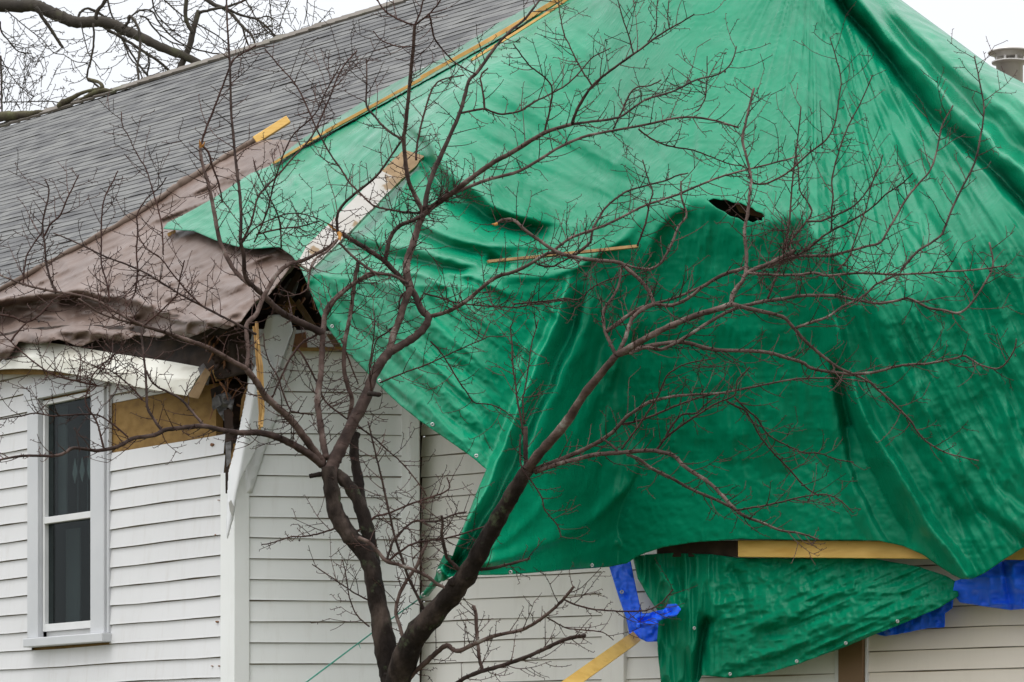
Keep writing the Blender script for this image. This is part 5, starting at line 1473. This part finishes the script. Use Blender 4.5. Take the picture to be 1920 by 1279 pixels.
 ('l', 1.8, 1.2, [(976, 815), (975, 850), (978, 877), (990, 895), (1005, 915), (1017, 937), (1022, 957), (1045, 985), (1052, 1008)], -0.3),
 # low shoots
 ('l', 5.0, 2.4, [(762, 1278), (780, 1258), (798, 1242), (820, 1222), (838, 1210), (848, 1217), (862, 1220), (895, 1205), (928, 1192), (975, 1182), (1000, 1170), (1022, 1155), (1042, 1138), (1056, 1124), (1066, 1112), (1076, 1100)], -0.5),
 ('d', 4.0, 3.6, [(845, 1290), (870, 1272), (902, 1259), (935, 1250), (975, 1236), (1010, 1222), (1043, 1206), (1070, 1196), (1098, 1192)], -0.3),
 ('l', 3.2, 3.4, [(905, 1259), (899, 1235), (897, 1219), (894, 1185), (892, 1152), (888, 1136)], 0.2),
 ('d', 1.8, 1.3, [(1056, 1124), (1080, 1134), (1110, 1142), (1160, 1146), (1210, 1145), (1240, 1130), (1262, 1105)], 0.2),
 ('d', 1.5, 1.0, [(1026, 1158), (1050, 1172), (1069, 1179), (1100, 1182), (1130, 1186), (1150, 1200)], 0.2),
 ('d', 3.2, 2.2, [(895, 1068), (920, 1066), (942, 1061), (970, 1054), (994, 1047)], -0.3),
 ('d', 4.0, 2.4, [(872, 1078), (850, 1058), (838, 1045), (832, 1020), (828, 1001), (830, 985), (828, 967)], -0.4),
 ('d', 3.0, 1.4, [(798, 1150), (780, 1112), (764, 1078), (752, 1042), (741, 1008), (732, 970), (724, 937), (714, 890), (704, 850), (690, 790)], -0.2),
 ('l', 3.0, 3.6, [(838, 1104), (820, 1095), (800, 1080), (774, 1068), (750, 1060), (724, 1051), (705, 1030), (690, 1016), (672, 1008)], 0.2),
 ('d', 2.2, 1.3, [(724, 1055), (745, 1038), (771, 1021), (800, 1014), (828, 1011), (870, 1000), (918, 984)], 0.1),
 ('d', 2.2, 1.4, [(660, 998), (680, 990), (705, 968), (724, 964), (770, 945), (800, 935), (841, 918), (838, 895)], 0.2),
 ('d', 2.4, 1.4, [(724, 1052), (732, 1030), (740, 1010), (765, 985), (781, 977), (810, 978), (828, 974), (850, 965), (875, 960)], 0.1),
 ('l', 3.4, 3.2, [(757, 1205), (750, 1175), (742, 1145), (750, 1112), (765, 1085), (781, 1062), (792, 1035), (801, 1015)], 0.1),
 ('d', 1.8, 1.0, [(631, 990), (600, 1000), (570, 1006), (545, 1007), (520, 1015), (490, 1022)], -0.2),
 ('d', 1.6, 1.0, [(690, 1125), (665, 1112), (640, 1095), (610, 1075), (585, 1058)], -0.2),
 ('d', 1.5, 1.0, [(693, 1175), (670, 1155), (655, 1120), (650, 1085), (642, 1050)], -0.2),
 ('d', 2.0, 1.2, [(560, 655), (575, 680), (588, 705), (600, 730), (610, 752), (640, 778), (667, 797), (700, 820), (730, 847), (755, 870), (780, 900), (800, 930)], -0.1),
 ('d', 2.2, 1.6, [(605, 612), (590, 630), (570, 640), (556, 655), (540, 680), (527, 708), (515, 735), (504, 762)], -0.2),
 ('d', 1.7, 1.1, [(545, 770), (532, 740), (522, 710), (505, 680), (497, 655), (494, 625)], 0.1),
 ('d', 1.8, 1.4, [(545, 771), (565, 775), (588, 778)], 0.1),
 ('d', 1.8, 1.2, [(640, 637), (660, 690), (672, 720)], 0.1),
 ('l', 3.6, 1.8, [(612, 590), (630, 562), (660, 535), (690, 513), (720, 512)], -0.3),
 ('d', 1.6, 1.0, [(712, 718), (755, 700), (797, 685), (840, 665), (880, 647), (920, 630)], -0.3),
 ('d', 1.6, 1.1, [(807, 640), (830, 665), (855, 707), (875, 735), (890, 755), (915, 758), (937, 765), (962, 783)], 0.0),
 ('d', 1.8, 1.1, [(697, 735), (693, 690), (700, 640), (703, 600)], -0.2),
 ('d', 2.0, 1.2, [(770, 540), (750, 560), (747, 600), (730, 620), (705, 640), (695, 690)], -0.1),
 ('d', 2.2, 1.3, [(795, 400), (760, 398), (730, 393), (700, 385), (675, 362), (655, 342), (640, 318), (620, 290), (598, 250), (575, 200), (555, 160), (520, 120), (497, 92)], 0.3),
 ('d', 1.5, 1.0, [(445, 470), (470, 435), (500, 415), (545, 400), (590, 408), (632, 428)], 0.2),
 ('d', 2.0, 1.3, [(450, 460), (470, 420), (480, 380), (490, 360), (520, 330), (545, 300), (585, 255), (615, 190), (640, 130), (670, 95)], 0.3),
 ('d', 1.6, 1.1, [(476, 455), (500, 400), (515, 340), (545, 260), (590, 215), (612, 170), (640, 120)], -0.2),
 ('d', 1.6, 1.1, [(527, 465), (525, 420), (515, 390), (490, 340), (480, 320), (475, 300)], -0.2),
 ('l', 1.8, 1.2, [(480, 440), (520, 430), (560, 425), (600, 415)], 0.2),
]
MAT['bark_mid'] = noise_mat('reddish brown bark', [(0.25, (0.016, 0.0095, 0.008)), (0.5, (0.046, 0.029, 0.024)), (0.75, (0.13, 0.088, 0.074))], 15, 0.85, bump=0.7, bscale=60, dist=0.004, spec=0.25)
limb_mats = {'l': MAT['bark_light'], 'd': MAT['bark_mid']}
twig_mb = MB()
nb = 0
small = MB()
thin = []
for kind, r0, r1, pts, g in BR:
    if r0 >= 2.3:
        mb = MB()
        p_ = T.branch(mb, pts, r0 * 1.03, r1 * 1.05, g, None, 10 if r0 > 4 else 7, 0.09, 13.9, 0.35)
        mb.build('limb', limb_mats[kind], tree, True)
        nb += 1
    else:
        p_ = T.branch(small, pts, r0, r1, g, None, 6, 0.08, 13.8, 0.5)
    paths.append(p_)
o = small.build('branches', MAT['twig'], tree, True); o['kind'] = 'stuff'
grow_twigs(T, twig_mb, paths, 17, 14, 95, 1.0, spur=0.9, maxlev=1)
# denser brush where the photo is thick with twigs
for cx_, cy_, sx_, sy_, n_ in [(830, 400, 80, 16, 60), (900, 580, 90, 45, 46), (1480, 480, 60, 40, 70), (200, 690, 45, 40, 46), (660, 150, 60, 70, 0), (1330, 180, 60, 35, 20),
                              (700, 560, 80, 60, 30), (560, 800, 60, 60, 16), (270, 560, 60, 50, 36), (1620, 540, 120, 40, 40), (560, 440, 70, 30, 30), (780, 980, 60, 50, 20), (1100, 520, 100, 60, 30), (120, 720, 70, 40, 20), (600, 170, 50, 40, 10)]:
    for k in range(n_):
        x = T.rs.gauss(cx_, sx_ * .6); y = T.rs.gauss(cy_, sy_ * .6)
        a_ = np.array([(q[0], q[1]) for q in T.nodes]); dd_ = (a_[:, 0] - x) ** 2 + (a_[:, 1] - y) ** 2; i_ = int(dd_.argmin())
        q = T.nodes[i_]
        make_twig(T, twig_mb, q[0], q[1], q[2], T.rs.uniform(0, 2 * math.pi), T.rs.uniform(20, 70), 0.95, 1, -1)
o = twig_mb.build('twigs', MAT['twig'], tree); o['kind'] = 'stuff'
for a_, b_, r_ in [((638, 438), (612, 418), 3), ((640, 440), (622, 424), 2.5), ((636, 436), (638, 452), 3.5), ((640, 440), (628, 455), 2.5), ((376, 276), (374, 262), 3.4), ((379, 275), (384, 266), 2.4), ((932, 420), (922, 420), 3)]:
    D_ = T.depth_at(a_[0], a_[1], 14) - 0.02
    mb = MB()
    mb.tube([P(*a_, D_), P((a_[0] + b_[0]) / 2, (a_[1] + b_[1]) / 2 + 1, D_ - .01), P(*b_, D_ - .02)], [r_ * D_ / F, r_ * .8 * D_ / F, .5 * D_ / F], 6, jit=.25)
    mb.build('torn_wood', MAT['torn'], tree)

# dark berries left on the outer twigs
mb = MB()
for k in range(110):
    q = T.nodes[T.rs.randrange(len(T.nodes))]
    if q[3] > 2.2 or (q[0] < 1150 and T.rs.random() < 0.7): continue
    c_ = P(q[0] + T.rs.uniform(-6, 6), q[1] + T.rs.uniform(4, 12), q[2]); r_ = T.rs.uniform(1.3, 2.1) * q[2] / F
    mb.tube([P(q[0], q[1], q[2]), c_ + Vector((0, 0, r_))], [0.5 * q[2] / F] * 2, 4, cap=False)
    mb.tube([c_ + Vector((0, 0, r_)), c_ + Vector((0, 0, r_ * .4)), c_ - Vector((0, 0, r_ * .5)), c_ - Vector((0, 0, r_ * 1.2))], [r_ * .4, r_, r_ * .9, r_ * .2], 7)
o = mb.build('berries', MAT['berry'], tree, True); o['kind'] = 'stuff'

# ---- far tree beyond the roof
FT = Tree(9)
ftree = thing('tree', 'tall dark mossy tree with crooked limbs behind the grey shingle roof at upper left', 'tree', P(330, 1465, 36.0) - Vector((0, 0, CAMZ)))
mb = MB()
yb = HOR + CAMZ * F / 36.0
FT.branch(mb, [(345, yb + 5), (345, 1400), (350, 900), (348, 500), (345, 250), (335, 160), (338, 128), (355, 87), (361, 62), (367, 40), (373, 20)], 26, 5, 0, 36.0, 12, 0.06)
mb.build('trunk', MAT['bark_far'], ftree, True)
fp = []
for r0, r1, pts in [
 (6, 13.5, [(345, 200), (400, 150), (385, 128), (350, 107), (300, 88), (268, 72), (237, 58), (212, 46), (185, 40), (160, 42), (140, 41), (118, 33), (100, 25), (80, 16), (62, 10), (30, 11), (-30, 8)]),
 (4.2, 4, [(362, 62), (352, 45), (348, 30), (350, -10)]),
 (3.0, 2.0, [(373, 24), (400, 17), (425, 13), (460, 0), (480, -10)]),
 (4.5, 2, [(375, -10), (400, 8), (425, 18), (442, 35), (455, 50), (472, 67), (480, 88)]),
 (2.6, 1.8, [(425, 16), (450, 28), (480, 36), (500, 50), (520, 70), (545, 78)]),
 (2.2, 1.5, [(455, 48), (460, 70), (470, 95)]),
 (3.2, 2.4, [(182, 39), (205, 58), (225, 68), (262, 92), (300, 117), (330, 145)]),
 (4.0, 2.8, [(68, 14), (82, 36), (92, 50), (105, 70), (118, 90)]),
 (2.0, 2.0, [(175, 44), (176, 75), (172, 105), (163, 145), (175, 155), (190, 167)]),
 (1.2, 0.9, [(151, 42), (160, 80), (167, 103), (180, 120), (188, 131)]),
 (3.8, 3.2, [(180, 36), (182, 22), (192, 10), (202, -8)]),
 (2.4, 1.8, [(147, 32), (152, 22), (165, 16), (185, 24), (205, 40), (222, 62), (240, 90), (258, 118), (275, 140), (285, 155)]),
 (3.0, 2.2, [(228, 52), (240, 42), (243, 30), (256, 45), (262, 65), (262, 95), (258, 125), (262, 160)]),
 (1.8, 1.4, [(247, 30), (262, 20), (285, 22), (300, 45), (330, 75), (360, 90), (400, 100), (430, 103)]),
 (1.8, 1.3, [(262, 30), (275, 35), (295, 60), (320, 78), (345, 86)]),
 (2.0, 1.4, [(200, -8), (208, 25), (222, 55), (232, 80), (245, 110), (258, 125), (268, 150)]),
 (1.6, 1.2, [(285, -8), (290, 20), (310, 45), (340, 70)]),
 (1.6, 1.2, [(300, -8), (330, 20), (360, 40), (400, 62), (430, 85)]),
 (2.0, 1.4, [(275, 96), (280, 120), (276, 140), (282, 160)]),
 (1.8, 1.2, [(0, 40), (3, 60), (15, 75), (35, 97), (60, 100)]),
 (2.2, 1.6, [(1, 105), (3, 150), (3, 190), (5, 225)]),
 (1.2, 0.9, [(0, 192), (50, 191), (90, 190), (130, 195)]),
 (1.1, 0.8, [(10, 18), (30, 35), (60, 60), (80, 75), (100, 98), (120, 103), (140, 115), (165, 118)]),
 (1.2, 0.9, [(2, 110), (20, 140), (35, 160), (60, 180)]),
 (1.6, 1.0, [(455, -8), (470, 15), (482, 35), (500, 30), (520, 40)]),
 (1.3, 0.9, [(484, 36), (500, 58), (518, 70), (525, 68)]),
 (1.2, 0.8, [(576, -8), (575, 20), (570, 45)]),
 (1.0, 0.8, [(545, -8), (530, 30), (522, 60)]),
 (1.0, 0.8, [(505, -5), (508, 30), (512, 58)]),
]:
    m2 = MB()
    p_ = FT.branch(m2, pts, r0, r1, FT.rs.uniform(-.8, .8), FT.rs.uniform(34.6, 37), 8, 0.10, 36, 0.5)
    m2.build('limb', MAT['bark_far'], ftree, True)
    fp.append(p_)
tw = MB()
grow_twigs(FT, tw, fp, 17, 16, 75, 0.95, spur=0.25, updir=-1, maxlev=2)
grow_twigs(FT, tw, fp[:1] + fp[6:7] + fp[18:26], 22, 20, 60, 0.85, spur=0.25, updir=1, maxlev=1)
for k in range(46):
    make_twig(FT, tw, FT.rs.uniform(-20, 90), FT.rs.uniform(120, 230), 35, FT.rs.uniform(-2.4, -0.6), FT.rs.uniform(25, 60), 0.75, 2, -1)
for k in range(26):
    make_twig(FT, tw, FT.rs.uniform(480, 600), FT.rs.uniform(30, 95), 35, FT.rs.uniform(-2.4, -0.6), FT.rs.uniform(18, 45), 0.75, 1, -1)
o = tw.build('twigs', MAT['bark_far'], ftree); o['kind'] = 'stuff'
# mossy dead limbs resting on the rake
def resting(pts, rad, label, D_=None):
    m2 = MB(); q = smooth_poly(pts, 4); W = []; rr_ = []
    for i, (x, y) in enumerate(q):
        D__ = roofD(x, np.float64(239 - .311 * x)) - 0.05
        W.append(P(x, y, D__)); rr_.append(np.interp(i / (len(q) - 1), np.linspace(0, 1, len(rad)), rad) * D__ / F)
    m2.tube(W, rr_, 10, jit=.14)
    o_ = m2.build('fallen_limb', MAT['moss'], smooth=True)
    setp(o_, label, 'branch')
MAT['moss'] = noise_mat('mossy wood', [(0.35, (0.045, 0.032, 0.02)), (0.55, (0.075, 0.065, 0.03)), (0.75, (0.11, 0.12, 0.045))], 9, 0.95, bump=0.9, bscale=50, dist=0.01)
resting([(-30, 224), (0, 219), (30, 216), (55, 214), (70, 210), (80, 209)], [10, 10, 8, 6, 4, 2.5], 'thick mossy limb resting on the roof edge at the left border')
resting([(112, 200), (118, 193), (132, 186), (150, 176), (168, 170), (185, 167), (192, 164), (188, 156), (176, 151), (164, 147)], [7, 6.5, 5.5, 3.4, 3.0, 3.6, 4.2, 3.2, 2.8, 1.8], 'hooked mossy branch lying on the shingle roof edge with a loop gap')
resting([(150, 187), (165, 180), (180, 173), (195, 169), (212, 170)], [2, 4, 5, 4, 1.5], 'low flat mossy stick on the roof edge right of the hooked branch')
print("limbs", nb, "verts twigs", len(twig_mb.v), len(tw.v))
